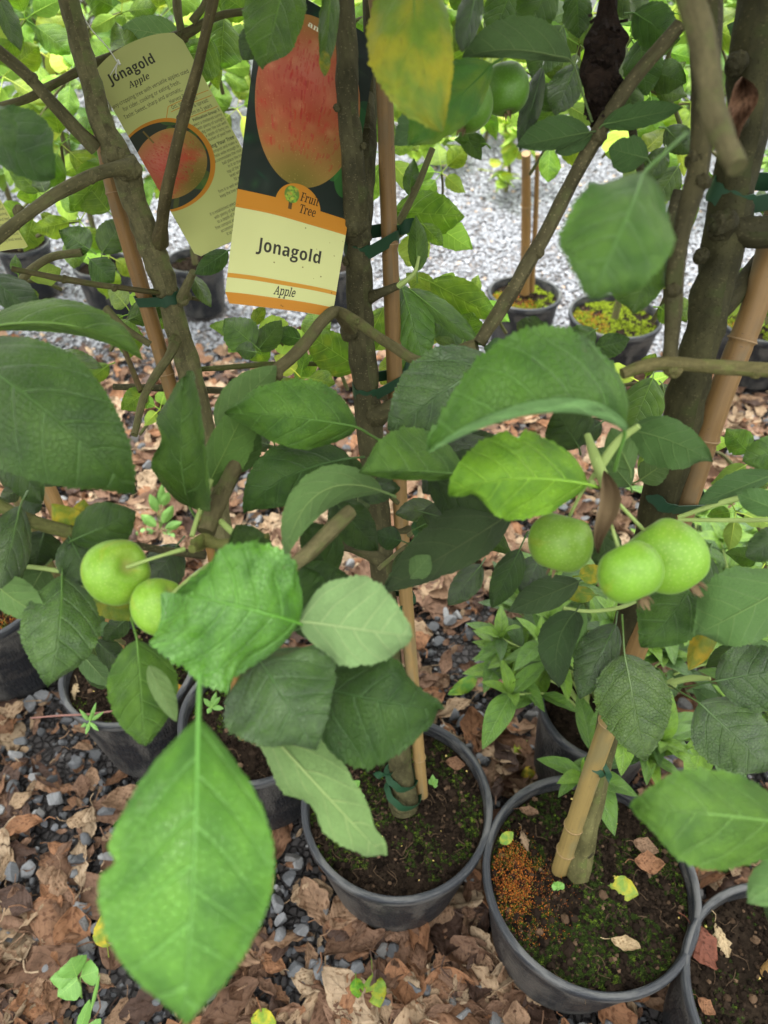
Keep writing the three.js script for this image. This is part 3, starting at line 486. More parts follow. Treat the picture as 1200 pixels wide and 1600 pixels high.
limb('cankered_shoot', treeRight, [[955, -40, 0.60, 9], [950, 20, 0.60, 14], [944, 70, 0.60, 23], [942, 120, 0.60, 27], [936, 165, 0.60, 25], [930, 195, 0.60, 9]], phys({ specularIntensity: 0.15, map: soilMap, bumpMap: soilBump, bumpScale: 0.012, roughness: 1, color: col(1.3, 1.25, 1.35), name: 'cankered_bark' }), { rough: 0.7, knots: [[962, 60, 0.6, 15], [926, 100, 0.59, 16], [962, 130, 0.59, 14], [930, 150, 0.585, 15], [948, 88, 0.58, 18], [940, 178, 0.59, 13]] });
{ const f = new MB(); reseed(44); for (let k = 0; k < 46; k++) { const y0 = rr(20, 190), x0 = 942 + rr(-28, 28), a = rr(0, 6.3), l = rr(5, 14); f.grid(1, 3, (i, j) => [at(x0 + Math.cos(a) * l * j / 3 + (i - 0.5) * 5 * Math.sin(a), y0 + Math.sin(a) * l * j / 3 - (i - 0.5) * 5 * Math.cos(a), 0.585 - 0.004 * j + 0.012 * Math.abs(x0 - 942) / 28), 0, 0]); } part('bark_flakes', f.geo(), phys({ specularIntensity: 0.1, color: col(0.018, 0.013, 0.011), roughness: 0.95, side: THREE.DoubleSide, name: 'flaking_bark' }), treeRight); }

limb('trunk', treeLeft, [[-20, -480, 0.66, 17], [80, -100, 0.715, 15.5], [118, 40, 0.735, 16], [142, 130, 0.75, 16.5], [165, 205, 0.765, 18], [192, 262, 0.78, 21], [212, 320, 0.80, 19], [238, 390, 0.825, 19], [262, 460, 0.85, 18.5], [284, 535, 0.88, 18], [304, 610, 0.91, 17.5], [335, 760, 0.98, 17], [368, 930, 1.08, 16], [398, 1090, 1.19, 16], [408, 1160, 1.25, 18]], BARK.left, { knots: [[196, 262, 0.775, 25], [180, 244, 0.77, 22], [250, 378, 0.825, 14], [288, 462, 0.855, 12]] });
limb('branch', treeLeft, [[204, 262, 0.765, 15], [185, 264, 0.75, 11], [150, 273, 0.735, 10], [105, 295, 0.72, 9.5], [50, 328, 0.70, 9], [-20, 385, 0.67, 9]], BARK.left, { knots: [[205, 264, 0.765, 18], [142, 277, 0.73, 11], [30, 330, 0.7, 10]] });
limb('branch', treeLeft, [[150, 232, 0.77, 13], [122, 205, 0.755, 10.5], [88, 168, 0.74, 10], [42, 118, 0.72, 9.5], [-25, 62, 0.70, 9]], BARK.left, { tint: [0.85, 0.85, 0.85], knots: [[48, 122, 0.72, 11]] });
limb('branch', treeLeft, [[250, 380, 0.815, 12], [254, 340, 0.775, 9.5], [264, 280, 0.735, 9], [283, 200, 0.70, 9], [296, 150, 0.685, 8.5], [315, 80, 0.66, 8], [338, -20, 0.63, 7.5]], BARK.left, { tint: [0.72, 0.66, 0.62], knots: [[284, 188, 0.698, 11], [249, 378, 0.815, 14]] });
limb('branch', treeLeft, [[-20, 172, 0.86, 7], [40, 155, 0.86, 6.5], [90, 128, 0.86, 6.5], [150, 98, 0.86, 6.5], [230, 68, 0.86, 6], [285, 55, 0.85, 8], [340, 26, 0.84, 5.5], [405, 14, 0.83, 5]], BARK.twig, { tint: [0.8, 0.8, 0.75], knots: [[284, 58, 0.85, 11], [66, 140, 0.86, 8]] });
limb('twig', treeLeft, [[284, 55, 0.85, 7], [278, 20, 0.84, 6.5], [276, -30, 0.83, 6]], BARK.twig);
limb('twig', treeLeft, [[300, 35, 0.84, 6], [318, 10, 0.835, 5], [326, -20, 0.83, 5]], BARK.twig);
limb('branch', treeLeft, [[276, 532, 0.87, 8], [262, 560, 0.83, 7], [240, 592, 0.80, 6.5], [225, 620, 0.78, 6], [210, 680, 0.76, 5.5]], BARK.twig, { tint: [0.9, 0.9, 0.85], knots: [[272, 532, 0.86, 10], [224, 625, 0.78, 7]] });
limb('twig', treeLeft, [[165, 482, 0.80, 6], [195, 512, 0.80, 5], [235, 538, 0.81, 5]], BARK.twig, { tint: [0.8, 0.8, 0.78] });
limb('twig', treeLeft, [[170, 490, 0.80, 3.5], [198, 555, 0.79, 4], [220, 612, 0.785, 4.5]], BARK.twig, { tint: [0.7, 0.55, 0.5] });
limb('twig', treeLeft, [[18, 420, 0.79, 4], [60, 428, 0.80, 4.5], [100, 436, 0.80, 5], [160, 446, 0.81, 4.5], [212, 453, 0.82, 4.5], [290, 464, 0.86, 4], [322, 470, 0.86, 3.5]], BARK.twig, { tint: [0.65, 0.6, 0.55], knots: [[100, 436, 0.8, 7], [178, 450, 0.81, 6]] });
limb('twig', treeLeft, [[20, 455, 0.92, 6], [45, 425, 0.92, 6], [80, 402, 0.92, 6], [128, 394, 0.92, 5.5]], BARK.twig, { tint: [0.9, 0.9, 0.85] });
limb('spur', treeLeft, [[283, 472, 0.85, 9], [290, 450, 0.83, 7], [302, 425, 0.81, 6]], BARK.twig, { knots: [[285, 468, 0.845, 11]] });
limb('branch', treeLeft, [[178, 604, 1.0, 5], [230, 606, 1.0, 5.5], [300, 608, 1.0, 5.5], [356, 611, 1.0, 5]], BARK.mid, { tint: [0.9, 0.9, 0.9] });
limb('branch', treeLeft, [[300, 578, 0.92, 4], [380, 572, 0.92, 4.5], [450, 568, 0.92, 4], [560, 570, 0.92, 3.5]], BARK.twig, { tint: [0.7, 0.8, 0.55] });
limb('twig', treeMid, [[556, 618, 0.9, 4], [590, 620, 0.9, 4.5], [640, 622, 0.9, 4]], BARK.mid);

limb('trunk', treeLow, [[-40, 600, 0.85, 12], [20, 740, 0.92, 13], [55, 850, 0.98, 13], [110, 950, 1.08, 13], [170, 1030, 1.18, 13], [222, 1082, 1.28, 14]], BARK.left, { tint: [1.2, 1.1, 0.95] });
limb('branch', treeLow, [[-30, 775, 0.56, 9], [20, 800, 0.555, 9], [60, 818, 0.55, 10], [105, 830, 0.545, 10], [130, 838, 0.54, 8], [152, 848, 0.535, 6]], BARK.twig, { tint: [0.75, 0.85, 0.55], knots: [[110, 832, 0.545, 12]] });
limb('twig', treeLow, [[10, 885, 0.56, 3.5], [50, 886, 0.555, 3.5], [97, 893, 0.55, 3.5]], STALK);
limb('twig', treeLow, [[200, 850, 0.56, 6], [260, 860, 0.58, 6], [320, 868, 0.60, 6]], BARK.mid);

const mixn3 = (a, b, t) => a.map((q, i) => mixn(q, b[i], t));
// ------------------------------------------------------------------ bamboo stakes and ties
const G1 = undefined;
cane('thin brown bamboo cane beside the middle trunk', [[560, -420, 0.61, 13], [582, -60, 0.67, 13], [598, 90, 0.69, 13], [606, 300, 0.73, 13], [614, 520, 0.785, 12.5], [622, 720, 0.855, 12], [632, 900, 0.93, 11], [645, 1070, 1.04, 10], [660, 1242, 1.165, 9]], [0.16, 0.42, 0.62, 0.9, 0.955], G1, t => mixn3([0.72, 0.7, 0.66], [1.0, 1.1, 1.2], sstep(0.4, 0.9, t)));
cane('thick pale bamboo cane leaning along the right trunk', [[1225, 300, 0.60, 22], [1182, 470, 0.61, 20.5], [1125, 620, 0.635, 19.5], [1070, 790, 0.68, 18.5], [1010, 970, 0.76, 17], [960, 1105, 0.86, 15.5], [910, 1250, 0.98, 14.2], [875, 1360, 1.09, 13.5]], [0.20, 0.34, 0.52, 0.735, 0.905, 0.955], G1, t => mixn3([0.72, 0.72, 0.75], [0.9, 1.1, 1.1], sstep(0.55, 0.8, t)));
cane('bamboo cane running behind the left trunk under the round-topped tag', [[100, -60, 0.80, 10], [122, 40, 0.80, 10.5], [150, 170, 0.805, 11], [178, 300, 0.825, 12], [207, 400, 0.85, 12.5], [236, 500, 0.875, 12], [262, 590, 0.90, 11.5], [310, 760, 0.98, 11], [350, 950, 1.1, 10], [380, 1150, 1.24, 9]], [0.335, 0.66], G1, [0.78, 0.72, 0.6]);
cane('bamboo cane behind the yellow leaf at the left edge', [[-10, 620, 0.88, 13], [60, 735, 0.94, 13], [95, 810, 0.98, 12.5], [160, 950, 1.12, 11], [205, 1075, 1.27, 10]], [0.3, 0.7], G1);
cane('bamboo stub rising from the pot in the bottom right corner', [[1290, 1440, 0.9, 18], [1235, 1495, 0.98, 17], [1190, 1536, 1.0, 16]], [0.2], G1);
cane('thicker of the two thin stakes in the pot on the gravel path', [[822, 240, 2.0, 7], [822, 340, 2.2, 7.5], [820, 458, 2.42, 7.5]], [0.4], G1);
cane('thinner of the two thin stakes in the pot on the gravel path', [[840, 240, 2.0, 3.5], [837, 340, 2.2, 4], [831, 455, 2.42, 4]], [0.5], G1);
const T3 = [1, 1, 1];
tie('green tie binding the middle trunk below its fork, with a loose end', [562, 382, 0.735, 23], [608, 366, 0.745, 13.5], 23, { up: V3(0.12, 1, 0.1), tail: [[618, 362, 0.745], [630, 356, 0.74], [645, 348, 0.735]] });
tie('green tie on the middle trunk just above the cut stump of a twig', [574, 606, 0.80, 21], [616, 592, 0.81, 12.5], 19, { tail: [[626, 588, 0.81], [634, 575, 0.81], [646, 572, 0.81]] });
tie('small green tie low on the middle cane behind the leaves', [608, 946, 0.96, 18], [636, 934, 0.96, 11], 14);
tie('green tie at the soil, upper of the two at the foot of the middle tree', [625, 1212, 1.13, 24], [629, 1212, 1.133, 23], 13, { tail: [[612, 1208, 1.11], [596, 1212, 1.105], [586, 1207, 1.10]] });
tie('green tie at the soil, lower of the two at the foot of the middle tree', [628, 1238, 1.14, 27], [632, 1238, 1.143, 26], 13);
tie('wide green tie high on the dark right trunk', [1146, 302, 0.57, 34], [1216, 296, 0.59, 26], 30, { up: V3(0.3, 1, 0) });
tie('green tie round right trunk and thick cane above the apples', [1040, 770, 0.67, 29], [1078, 776, 0.68, 22], 22, { up: V3(0.35, 1, 0.2) });
tie('thin green tie low on the thick cane, near the soil', [934, 1195, 0.95, 17], [930, 1196, 0.935, 17], 9, { up: V3(0.3, 1, 0), tail: [[944, 1195, 0.92], [950, 1208, 0.925], [953, 1220, 0.93]] });
tie('green tie round the left trunk and its cane', [262, 464, 0.85, 19], [226, 466, 0.865, 12.5], 15);

// ------------------------------------------------------------------ leaves of the near branches
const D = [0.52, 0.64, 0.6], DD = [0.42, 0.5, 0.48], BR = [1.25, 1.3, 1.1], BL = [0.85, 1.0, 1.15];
// lower left cluster
leaf(treeMid, [310, 1122, 0.335], [287, 1600, 0.275], 126, 140, { m: [303, 1350, 0.295], p: [312, 1052, 0.36], al: 26, ar: 22, wave: 0.05, tint: [1.0, 1.38, 1.1], pk: 1.28, nt: 70, ns: 12, arch: 0.07, rough: 0.09, tipw: 0.25, quilt: 0.02, saw: 0.4, teeth: 40 });
leaf(treeMid, [467, 974, 0.425], [282, 928, 0.405], 132, 104, { m: [370, 946, 0.398], al: 16, ar: -10, wave: 0.12, wf: 2.3, rough: 0.3, quilt: 0.025, kind: 'glossy', tint: [1.0, 1.5, 0.8], nt: 72, ns: 14, tipl: 0.8, tipr: 0.3, swl: 0.42, swr: -0.1, p: [490, 985, 0.44] });
leaf(treeMid, [465, 970, 0.43], [645, 995, 0.40], 84, 58, { under: true, al: 20, ar: 30, arch: 0.1, tipw: 0.45, p: [440, 960, 0.44], tint: [0.95, 1, 0.9] });
leaf(treeMid, [398, 1020, 0.445], [492, 1172, 0.41], 98, 98, { al: 24, ar: 22, tint: [0.5, 0.66, 0.7], kind: 'glossy', m: [436, 1078, 0.415], wave: 0.07 });
leaf(treeMid, [480, 1068, 0.47], [684, 1108, 0.455], 72, 104, { al: 20, ar: 18, tint: [0.48, 0.62, 0.68], tipw: 0.45, m: [590, 1094, 0.445], arch: 0.1 });
leaf(treeMid, [388, 1108, 0.47], [598, 1336, 0.425], 52, 48, { under: true, double: true, al: 30, ar: 20, m: [500, 1232, 0.43], wave: 0.22, wf: 1.2, rough: 0.2, tw0: 20, tw1: -20, nr: [0.52, 0.45, 0.1], nl: [0.86, 0.3, 0.07], tipw: 0.55, tint: [0.82, 0.92, 0.75] });
leaf(treeLow, [214, 1000, 0.49], [226, 1166, 0.47], 58, 48, { al: 40, ar: 14, wave: 0.12, tint: [1.0, 1.15, 0.8], tipw: 0.4, p: [205, 965, 0.5] });
leaf(treeLow, [232, 1040, 0.468], [276, 1128, 0.462], 18, 14, { under: true, stem: false, wave: 0.1, tint: [0.7, 0.8, 0.6] });
leaf(treeLow, [97, 898, 0.52], [76, 1072, 0.49], 62, 56, { kind: 'glossy', al: 26, ar: 26, m: [92, 985, 0.498], tint: [0.85, 1.0, 0.75], p: [98, 885, 0.535], tipw: 0.15, nt: 60, ns: 10 });
leaf(treeLow, [-20, 900, 0.53], [78, 968, 0.50], 32, 24, { under: true, al: 20, ar: 30, m: [20, 935, 0.51], tint: [0.6, 0.75, 0.5], wave: 0.1 });
leaf(treeLow, [32, 790, 0.54], [-8, 960, 0.51], 30, 36, { tint: D, al: 40, ar: 20, wave: 0.1 });
leaf(treeLow, [70, 885, 0.56], [30, 955, 0.55], 32, 26, { under: true, tint: [0.45, 0.55, 0.4] });
leaf(treeLow, [112, 845, 0.53], [212, 800, 0.515], 38, 40, { tint: D, al: 20, ar: 20, arch: 0.12 });
leaf(treeLow, [108, 838, 0.54], [146, 915, 0.525], 40, 36, { tint: D, kind: 'glossy' });
leaf(treeLow, [70, 830, 0.56], [50, 890, 0.56], 35, 30, { tint: DD });
leaf(treeLow, [126, 838, 0.55], [80, 788, 0.55], 20, 24, { kind: 'yellow', label: 'yellow leaf blotched brown', wave: 0.15 });
leaf(treeLow, [122, 826, 0.555], [132, 780, 0.56], 16, 20, { kind: 'yellow', label: 'bright yellow curled leaf', wave: 0.15 });
leaf(treeLow, [128, 895, 0.58], [214, 968, 0.57], 30, 32, { kind: 'yellow', label: 'yellow green leaf under the upper apple', tint: [0.7, 0.9, 0.8] });
leaf(treeLow, [278, 850, 0.60], [226, 932, 0.58], 34, 30, { tint: DD });
leaf(treeLow, [150, 1000, 0.62], [196, 1045, 0.61], 20, 18, { tint: DD });
leaf(treeLow, [200, 965, 0.62], [160, 1000, 0.62], 18, 16, { tint: [0.5, 0.6, 0.5] });
leaf(treeLow, [126, 1020, 0.63], [172, 1072, 0.62], 16, 18, { under: true, tint: [0.5, 0.62, 0.5] });
leaf(treeLow, [180, 1062, 0.66], [130, 1052, 0.66], 18, 20, { tint: DD });
// left middle
leaf(treeLow, [-70, 545, 0.47], [207, 772, 0.45], 92, 112, { al: 18, ar: 26, m: [70, 640, 0.43], tint: [0.58, 0.72, 0.66], kind: 'top', nt: 90, ns: 14, teeth: 44, arch: 0.08, tipw: 0.3, wave: 0.05, rough: 0.07 });
leaf(treeLow, [-40, 515, 0.56], [222, 562, 0.53], 38, 14, { al: 50, ar: 30, m: [110, 508, 0.53], tint: [1.0, 1.15, 0.85], wave: 0.1 });
leaf(treeLow, [-20, 430, 0.60], [60, 492, 0.58], 30, 24, { tint: D });
leaf(treeLeft, [-35, 185, 0.50], [84, 276, 0.47], 62, 36, { tint: [0.7, 0.88, 0.9], al: 16, ar: 20, arch: 0.1 });
leaf(treeLeft, [-30, 160, 0.46], [24, 230, 0.44], 26, 22, { tint: [0.9, 1.05, 1.1] });
leaf(treeLeft, [-10, -20, 0.62], [30, 78, 0.60], 18, 14, { tint: BR });
leaf(treeLow, [5, 690, 0.58], [66, 786, 0.56], 28, 30, { tint: D });
leaf(treeMid, [296, 792, 0.55], [290, 588, 0.50], 46, 40, { al: 30, ar: -70, m: [282, 700, 0.505], tint: [0.8, 0.95, 0.95], double: true, wave: 0.26, wf: 1.3, rough: 0.25, nl: [0.55, 0.35, 0.1], tipw: 0.5, p: [318, 830, 0.54] });
leaf(treeMid, [325, 760, 0.56], [396, 614, 0.55], 30, 36, { under: true, tint: [0.5, 0.68, 0.35], p: [316, 810, 0.545], tipw: 0.25 });
leaf(treeMid, [338, 668, 0.59], [432, 572, 0.57], 34, 30, { under: true, tint: [0.62, 0.75, 0.5], stem: false, wave: 0.1 });
leaf(treeMid, [360, 740, 0.6], [398, 660, 0.59], 24, 30, { under: true, tint: [0.4, 0.55, 0.3] });
leaf(treeMid, [558, 668, 0.55], [352, 646, 0.53], 48, 60, { al: 20, ar: 18, tint: [0.95, 1.15, 0.85], p: [600, 692, 0.58], arch: 0.08, m: [460, 652, 0.525] });
leaf(treeMid, [548, 716, 0.58], [384, 800, 0.55], 42, 52, { tint: [0.55, 0.68, 0.68], m: [450, 745, 0.55], tipw: 0.35 });
leaf(treeMid, [598, 768, 0.53], [446, 872, 0.475], 30, 34, { under: true, double: true, al: 40, ar: 10, m: [500, 770, 0.49], wave: 0.1, tint: [0.62, 0.74, 0.5], tipw: 0.35 });
leaf(treeMid, [520, 905, 0.56], [480, 815, 0.53], 28, 38, { tint: DD });
leaf(treeMid, [555, 770, 0.6], [618, 765, 0.58], 16, 20, { tint: DD });
leaf(treeMid, [400, 900, 0.5], [370, 820, 0.48], 30, 40, { tint: DD });
leaf(treeMid, [430, 930, 0.53], [545, 900, 0.52], 40, 46, { tint: [0.5, 0.62, 0.6] });
leaf(treeMid, [470, 960, 0.5], [470, 880, 0.49], 40, 40, { tint: D });
leaf(treeMid, [460, 985, 0.48], [560, 960, 0.47], 20, 26, { tint: DD });
// centre right
leaf(treeMid, [728, 742, 0.52], [560, 738, 0.49], 16, 68, { al: 40, ar: 24, m: [640, 735, 0.495], tint: [1.0, 1.2, 1.05], tipw: 0.2 });
leaf(treeMid, [770, 560, 0.56], [606, 672, 0.54], 52, 66, { tint: [0.62, 0.75, 0.95], al: 16, ar: 20, tipw: 0.3 });
leaf(treeMid, [976, 672, 0.44], [670, 706, 0.405], 46, 128, { al: -150, ar: 26, m: [850, 640, 0.40], double: true, tint: [0.85, 1.1, 0.85], nt: 80, ns: 14, tipw: 0.4, wave: 0.07, teeth: 40, arch: 0.05, p: [960, 735, 0.47] });
leaf(treeRight, [919, 757, 0.455], [704, 772, 0.43], 66, 74, { al: 22, ar: 20, m: [800, 748, 0.43], tint: [1.9, 2.3, 0.9], nl: [0.84, 0.62, 0.13], rough: 0.2, label: 'yellow green leaf over the round apple', tipw: 0.3, wave: 0.13, wf: 2.2, p: [935, 762, 0.47] });
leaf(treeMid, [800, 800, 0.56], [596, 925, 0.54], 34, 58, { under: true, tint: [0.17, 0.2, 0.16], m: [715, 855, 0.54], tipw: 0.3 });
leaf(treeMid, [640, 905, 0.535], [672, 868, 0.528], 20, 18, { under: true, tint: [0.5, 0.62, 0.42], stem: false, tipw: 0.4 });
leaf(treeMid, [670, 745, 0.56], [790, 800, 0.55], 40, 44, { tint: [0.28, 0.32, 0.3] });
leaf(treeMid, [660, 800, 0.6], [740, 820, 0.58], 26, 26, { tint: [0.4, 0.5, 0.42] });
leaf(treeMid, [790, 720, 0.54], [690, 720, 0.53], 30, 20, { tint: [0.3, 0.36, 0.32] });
leaf(treeMid, [650, 826, 0.7], [690, 806, 0.68], 16, 18, { tint: D });
leaf(treeRight, [983, 672, 0.55], [1112, 722, 0.545], 34, 44, { under: true, tint: [0.36, 0.5, 0.3], m: [1050, 690, 0.54], p: [950, 690, 0.5] });
leaf(treeRight, [1008, 268, 0.345], [922, 466, 0.31], 84, 88, { m: [968, 366, 0.315], al: 16, ar: 18, tint: [1.05, 1.25, 1.35], rib: true, tipw: 0.4, p: [1072, 208, 0.36], nt: 60, ns: 12 });
leaf(treeRight, [1032, 380, 0.5], [988, 490, 0.49], 30, 55, { tint: [0.7, 0.8, 0.5], tipw: 0.3 });
leaf(treeMid, [650, -70, 0.46], [692, 208, 0.415], 54, 80, { kind: 'yellow', label: 'large yellowing leaf hanging from above', al: 20, ar: 20, m: [652, 60, 0.42], tint: [0.8, 0.9, 0.9], nt: 60, ns: 12, tipw: 0.1 });
leaf(treeMid, [770, 100, 0.52], [640, 228, 0.49], 36, 52, { kind: 'yellow', tint: [0.25, 0.55, 0.6], tipw: 0.35, label: 'green leaf speckled yellow beside the hanging apples' });
leaf(treeMid, [690, 170, 0.55], [616, 226, 0.54], 20, 30, { under: true, tint: [0.55, 0.65, 0.55] });
leaf(treeMid, [748, -30, 0.5], [722, 80, 0.49], 18, 22, { tint: D });
leaf(treeMid, [452, -60, 0.56], [412, 106, 0.52], 42, 50, { tint: [1.1, 1.25, 0.8], al: 16, ar: 22, tipw: 0.15 });
leaf(treeMid, [520, -50, 0.57], [506, 118, 0.55], 16, 15, { tint: [1.0, 1.1, 0.7], al: 40, ar: 40, wave: 0.2, wf: 2.2 });
leaf(treeMid, [507, 78, 0.548], [508, 118, 0.547], 9, 9, { kind: 'yellow', tint: [0.7, 0.7, 0.7], stem: false, label: 'yellow spotted leaf end' });
leaf(treeLeft, [410, 40, 0.62], [380, 94, 0.62], 20, 22, { tint: [0.8, 0.9, 0.7] });
leaf(treeRight, [893, 96, 0.55], [722, 90, 0.53], 12, 44, { under: true, tint: [0.36, 0.46, 0.34], m: [805, 78, 0.53], p: [925, 190, 0.58], tipw: 0.15 });
leaf(treeRight, [922, 206, 0.575], [808, 228, 0.56], 16, 32, { under: true, tint: [0.3, 0.42, 0.26], p: [932, 205, 0.585] });
leaf(treeRight, [942, 195, 0.58], [1068, 168, 0.57], 22, 16, { under: true, tint: [0.34, 0.46, 0.28], p: [932, 205, 0.585] });
leaf(treeRight, [925, 210, 0.585], [868, 240, 0.58], 14, 22, { under: true, tint: [0.4, 0.52, 0.34] });
leaf(treeRight, [848, 105, 0.60], [812, 236, 0.60], 16, 18, { tint: DD, al: 50 });
leaf(treeRight, [1012, 248, 0.58], [952, 232, 0.57], 28, 26, { under: true, tint: [0.36, 0.5, 0.32], tipw: 0.3 });
leaf(treeRight, [1040, 230, 0.60], [1012, 290, 0.60], 16, 20, { tint: [1.0, 1.1, 0.6] });
leaf(treeRight, [1260, 1290, 0.42], [992, 1262, 0.375], 80, 66, { m: [1110, 1272, 0.375], al: 18, ar: 18, tint: [0.95, 1.15, 0.85], nt: 64, ns: 12, tipw: 0.45, arch: 0.08 });
leaf(treeRight, [1275, 1345, 0.42], [1168, 1408, 0.40], 34, 36, { under: true, tint: [0.55, 0.75, 0.5], tipw: 0.3 });
leaf(treeRight, [1245, 1370, 0.42], [1205, 1450, 0.42], 30, 30, { tint: DD });
leaf(treeRight, [976, 1022, 0.61], [1008, 1188, 0.595], 56, 58, { tint: [0.7, 0.78, 0.62], al: 18, ar: 18, p: [972, 960, 0.62], nt: 70, ns: 12, teeth: 40 });
leaf(treeRight, [962, 975, 0.63], [906, 1092, 0.62], 26, 36, { tint: D, p: [965, 955, 0.63] });
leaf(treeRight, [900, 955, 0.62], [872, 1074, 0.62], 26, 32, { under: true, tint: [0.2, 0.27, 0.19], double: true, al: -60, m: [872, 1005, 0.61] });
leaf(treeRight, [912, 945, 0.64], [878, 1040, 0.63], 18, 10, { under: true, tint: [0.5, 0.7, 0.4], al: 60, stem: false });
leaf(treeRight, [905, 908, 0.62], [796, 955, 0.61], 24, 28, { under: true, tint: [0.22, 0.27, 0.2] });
leaf(treeRight, [812, 858, 0.63], [768, 950, 0.62], 24, 22, { tint: D, p: [825, 830, 0.63] });
leaf(treeRight, [845, 868, 0.64], [815, 930, 0.63], 24, 26, { tint: D });
leaf(treeMid, [752, 882, 0.62], [700, 946, 0.61], 22, 20, { tint: DD });
leaf(treeRight, [905, 900, 0.6], [945, 890, 0.6], 14, 16, { kind: 'yellow', label: 'yellow leaf between the apples' });
leaf(treeRight, [930, 930, 0.63], [880, 925, 0.63], 14, 12, { kind: 'yellow', tint: [0.6, 0.7, 0.8] });
leaf(treeRight, [1108, 868, 0.60], [1002, 1010, 0.57], 50, 62, { tint: [0.7, 0.85, 0.85], tipw: 0.35, m: [1062, 945, 0.575] });
leaf(treeRight, [1250, 905, 0.56], [1086, 992, 0.53], 50, 66, { under: true, tint: [0.36, 0.5, 0.31], tipw: 0.3, m: [1160, 955, 0.53] });
leaf(treeRight, [1118, 1064, 0.58], [1250, 1040, 0.56], 46, 58, { tint: D, p: [1060, 1075, 0.62] });
leaf(treeRight, [1092, 1098, 0.58], [1208, 1205, 0.55], 56, 58, { tint: D, p: [1045, 1070, 0.62] });
leaf(treeRight, [1112, 968, 0.60], [1076, 1048, 0.60], 20, 16, { kind: 'yellow', label: 'yellow leaf hanging behind the green shrub', tint: [1, 0.85, 1] });
leaf(treeRight, [1210, 740, 0.60], [1092, 788, 0.59], 14, 26, { under: true, tint: [0.34, 0.47, 0.3] });
leaf(treeRight, [1220, 800, 0.56], [1150, 770, 0.56], 20, 22, { under: true, tint: [0.35, 0.5, 0.3] });
leaf(treeRight, [1230, 830, 0.57], [1165, 870, 0.56], 26, 22, { tint: DD });
leaf(treeRight, [1240, 700, 0.6], [1160, 720, 0.6], 24, 28, { tint: [0.9, 1.1, 0.8] });
leaf(treeRight, [1020, 590, 0.75], [985, 676, 0.74], 34, 30, { tint: [1.3, 1.5, 0.9] });
leaf(treeRight, [1035, 600, 0.78], [1045, 640, 0.78], 18, 20, { tint: BR });
leaf(treeRight, [985, 760, 0.6], [935, 700, 0.58], 30, 30, { under: true, tint: [0.4, 0.52, 0.34] });
leaf(treeRight, [940, 820, 0.60], [950, 900, 0.60], 26, 24, { tint: DD });
leaf(treeRight, [1000, 750, 0.64], [1045, 720, 0.64], 22, 22, { under: true, tint: [0.4, 0.5, 0.3] });
leaf(treeRight, [940, 660, 0.56], [890, 690, 0.56], 20, 20, { tint: DD });
leaf(treeRight, [985, 735, 0.5], [955, 668, 0.5], 26, 22, { under: true, tint: [0.42, 0.55, 0.36] });
limb('twig', treeRight, [[1215, 765, 0.58, 5], [1130, 785, 0.59, 4.5], [1060, 808, 0.61, 4]], STALK);
limb('twig', treeRight, [[1215, 812, 0.58, 3.5], [1140, 813, 0.59, 3.5], [1060, 812, 0.61, 3.5]], STALK);
limb('twig', treeRight, [[1000, 1060, 0.66, 4], [1040, 1068, 0.63, 5], [1080, 1060, 0.62, 5], [1110, 1060, 0.61, 3]], STALK, { knots: [[1050, 1068, 0.63, 9]] });
limb('twig', treeRight, [[880, 950, 0.63, 3], [920, 955, 0.63, 3], [965, 950, 0.63, 3.5], [1000, 935, 0.66, 4]], STALK);
limb('spur', treeRight, [[918, 680, 0.50, 5], [932, 720, 0.485, 8], [948, 760, 0.48, 9], [960, 800, 0.48, 6]], STALK, { knots: [[932, 722, 0.485, 10], [925, 757, 0.47, 8]] });
limb('spur', treeRight, [[998, 665, 0.47, 5], [965, 690, 0.48, 6], [940, 725, 0.487, 7]], STALK);
limb('spur', treeMid, [[300, 858, 0.50, 7], [318, 845, 0.52, 12], [345, 850, 0.51, 8], [420, 838, 0.5, 5]], BARK.twig, { tint: [1.0, 1.1, 0.7], knots: [[310, 850, 0.52, 14]] });
limb('twig', treeMid, [[345, 815, 0.54, 5], [375, 842, 0.52, 5], [400, 860, 0.5, 4]], STALK);
limb('twig', treeMid, [[300, 838, 0.53, 4], [312, 800, 0.54, 4], [330, 750, 0.55, 4]], STALK);
{ const d = new MB(); d.grid(4, 12, (i, j) => { const s = (i / 4 - 0.5) * 2, t = j / 12, w = 16 * Math.sin(Math.PI * Math.pow(t, 0.8)) + 1; return [at(944 + 10 * Math.sin(t * 5) + s * w, 735 + t * 130, 0.468 - 0.012 * s * s + 0.006 * Math.sin(t * 9)), i / 4, t]; }); part('dry_bract', d.geo(), DRYBIT, treeRight, 'dry brown bract by the apple stalks'); }
{ const d = new MB(); d.grid(6, 10, (i, j) => { const s = (i / 6 - 0.5) * 2, t = j / 10, w = 20 * Math.sin(Math.PI * Math.pow(t, 0.7)) + 2; return [at(1160 + 6 * Math.sin(t * 6) + s * w - 6 * t, 120 + t * 100, 0.50 - 0.014 * s * s + 0.008 * Math.sin(t * 11 + s * 2)), i / 6, t]; }); part('dry_leaf', d.geo(), DRY[0], treeRight, 'dead brown leaf on the dark trunk'); }
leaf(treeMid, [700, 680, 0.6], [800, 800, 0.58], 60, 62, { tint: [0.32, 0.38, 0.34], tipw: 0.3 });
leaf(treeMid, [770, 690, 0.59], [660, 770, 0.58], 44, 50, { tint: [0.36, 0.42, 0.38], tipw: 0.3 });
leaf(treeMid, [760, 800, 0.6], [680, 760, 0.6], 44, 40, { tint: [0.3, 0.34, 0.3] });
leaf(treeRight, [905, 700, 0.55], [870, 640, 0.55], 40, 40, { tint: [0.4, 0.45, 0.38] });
leaf(treeMid, [520, 780, 0.62], [590, 860, 0.62], 30, 34, { tint: [0.4, 0.46, 0.42] });
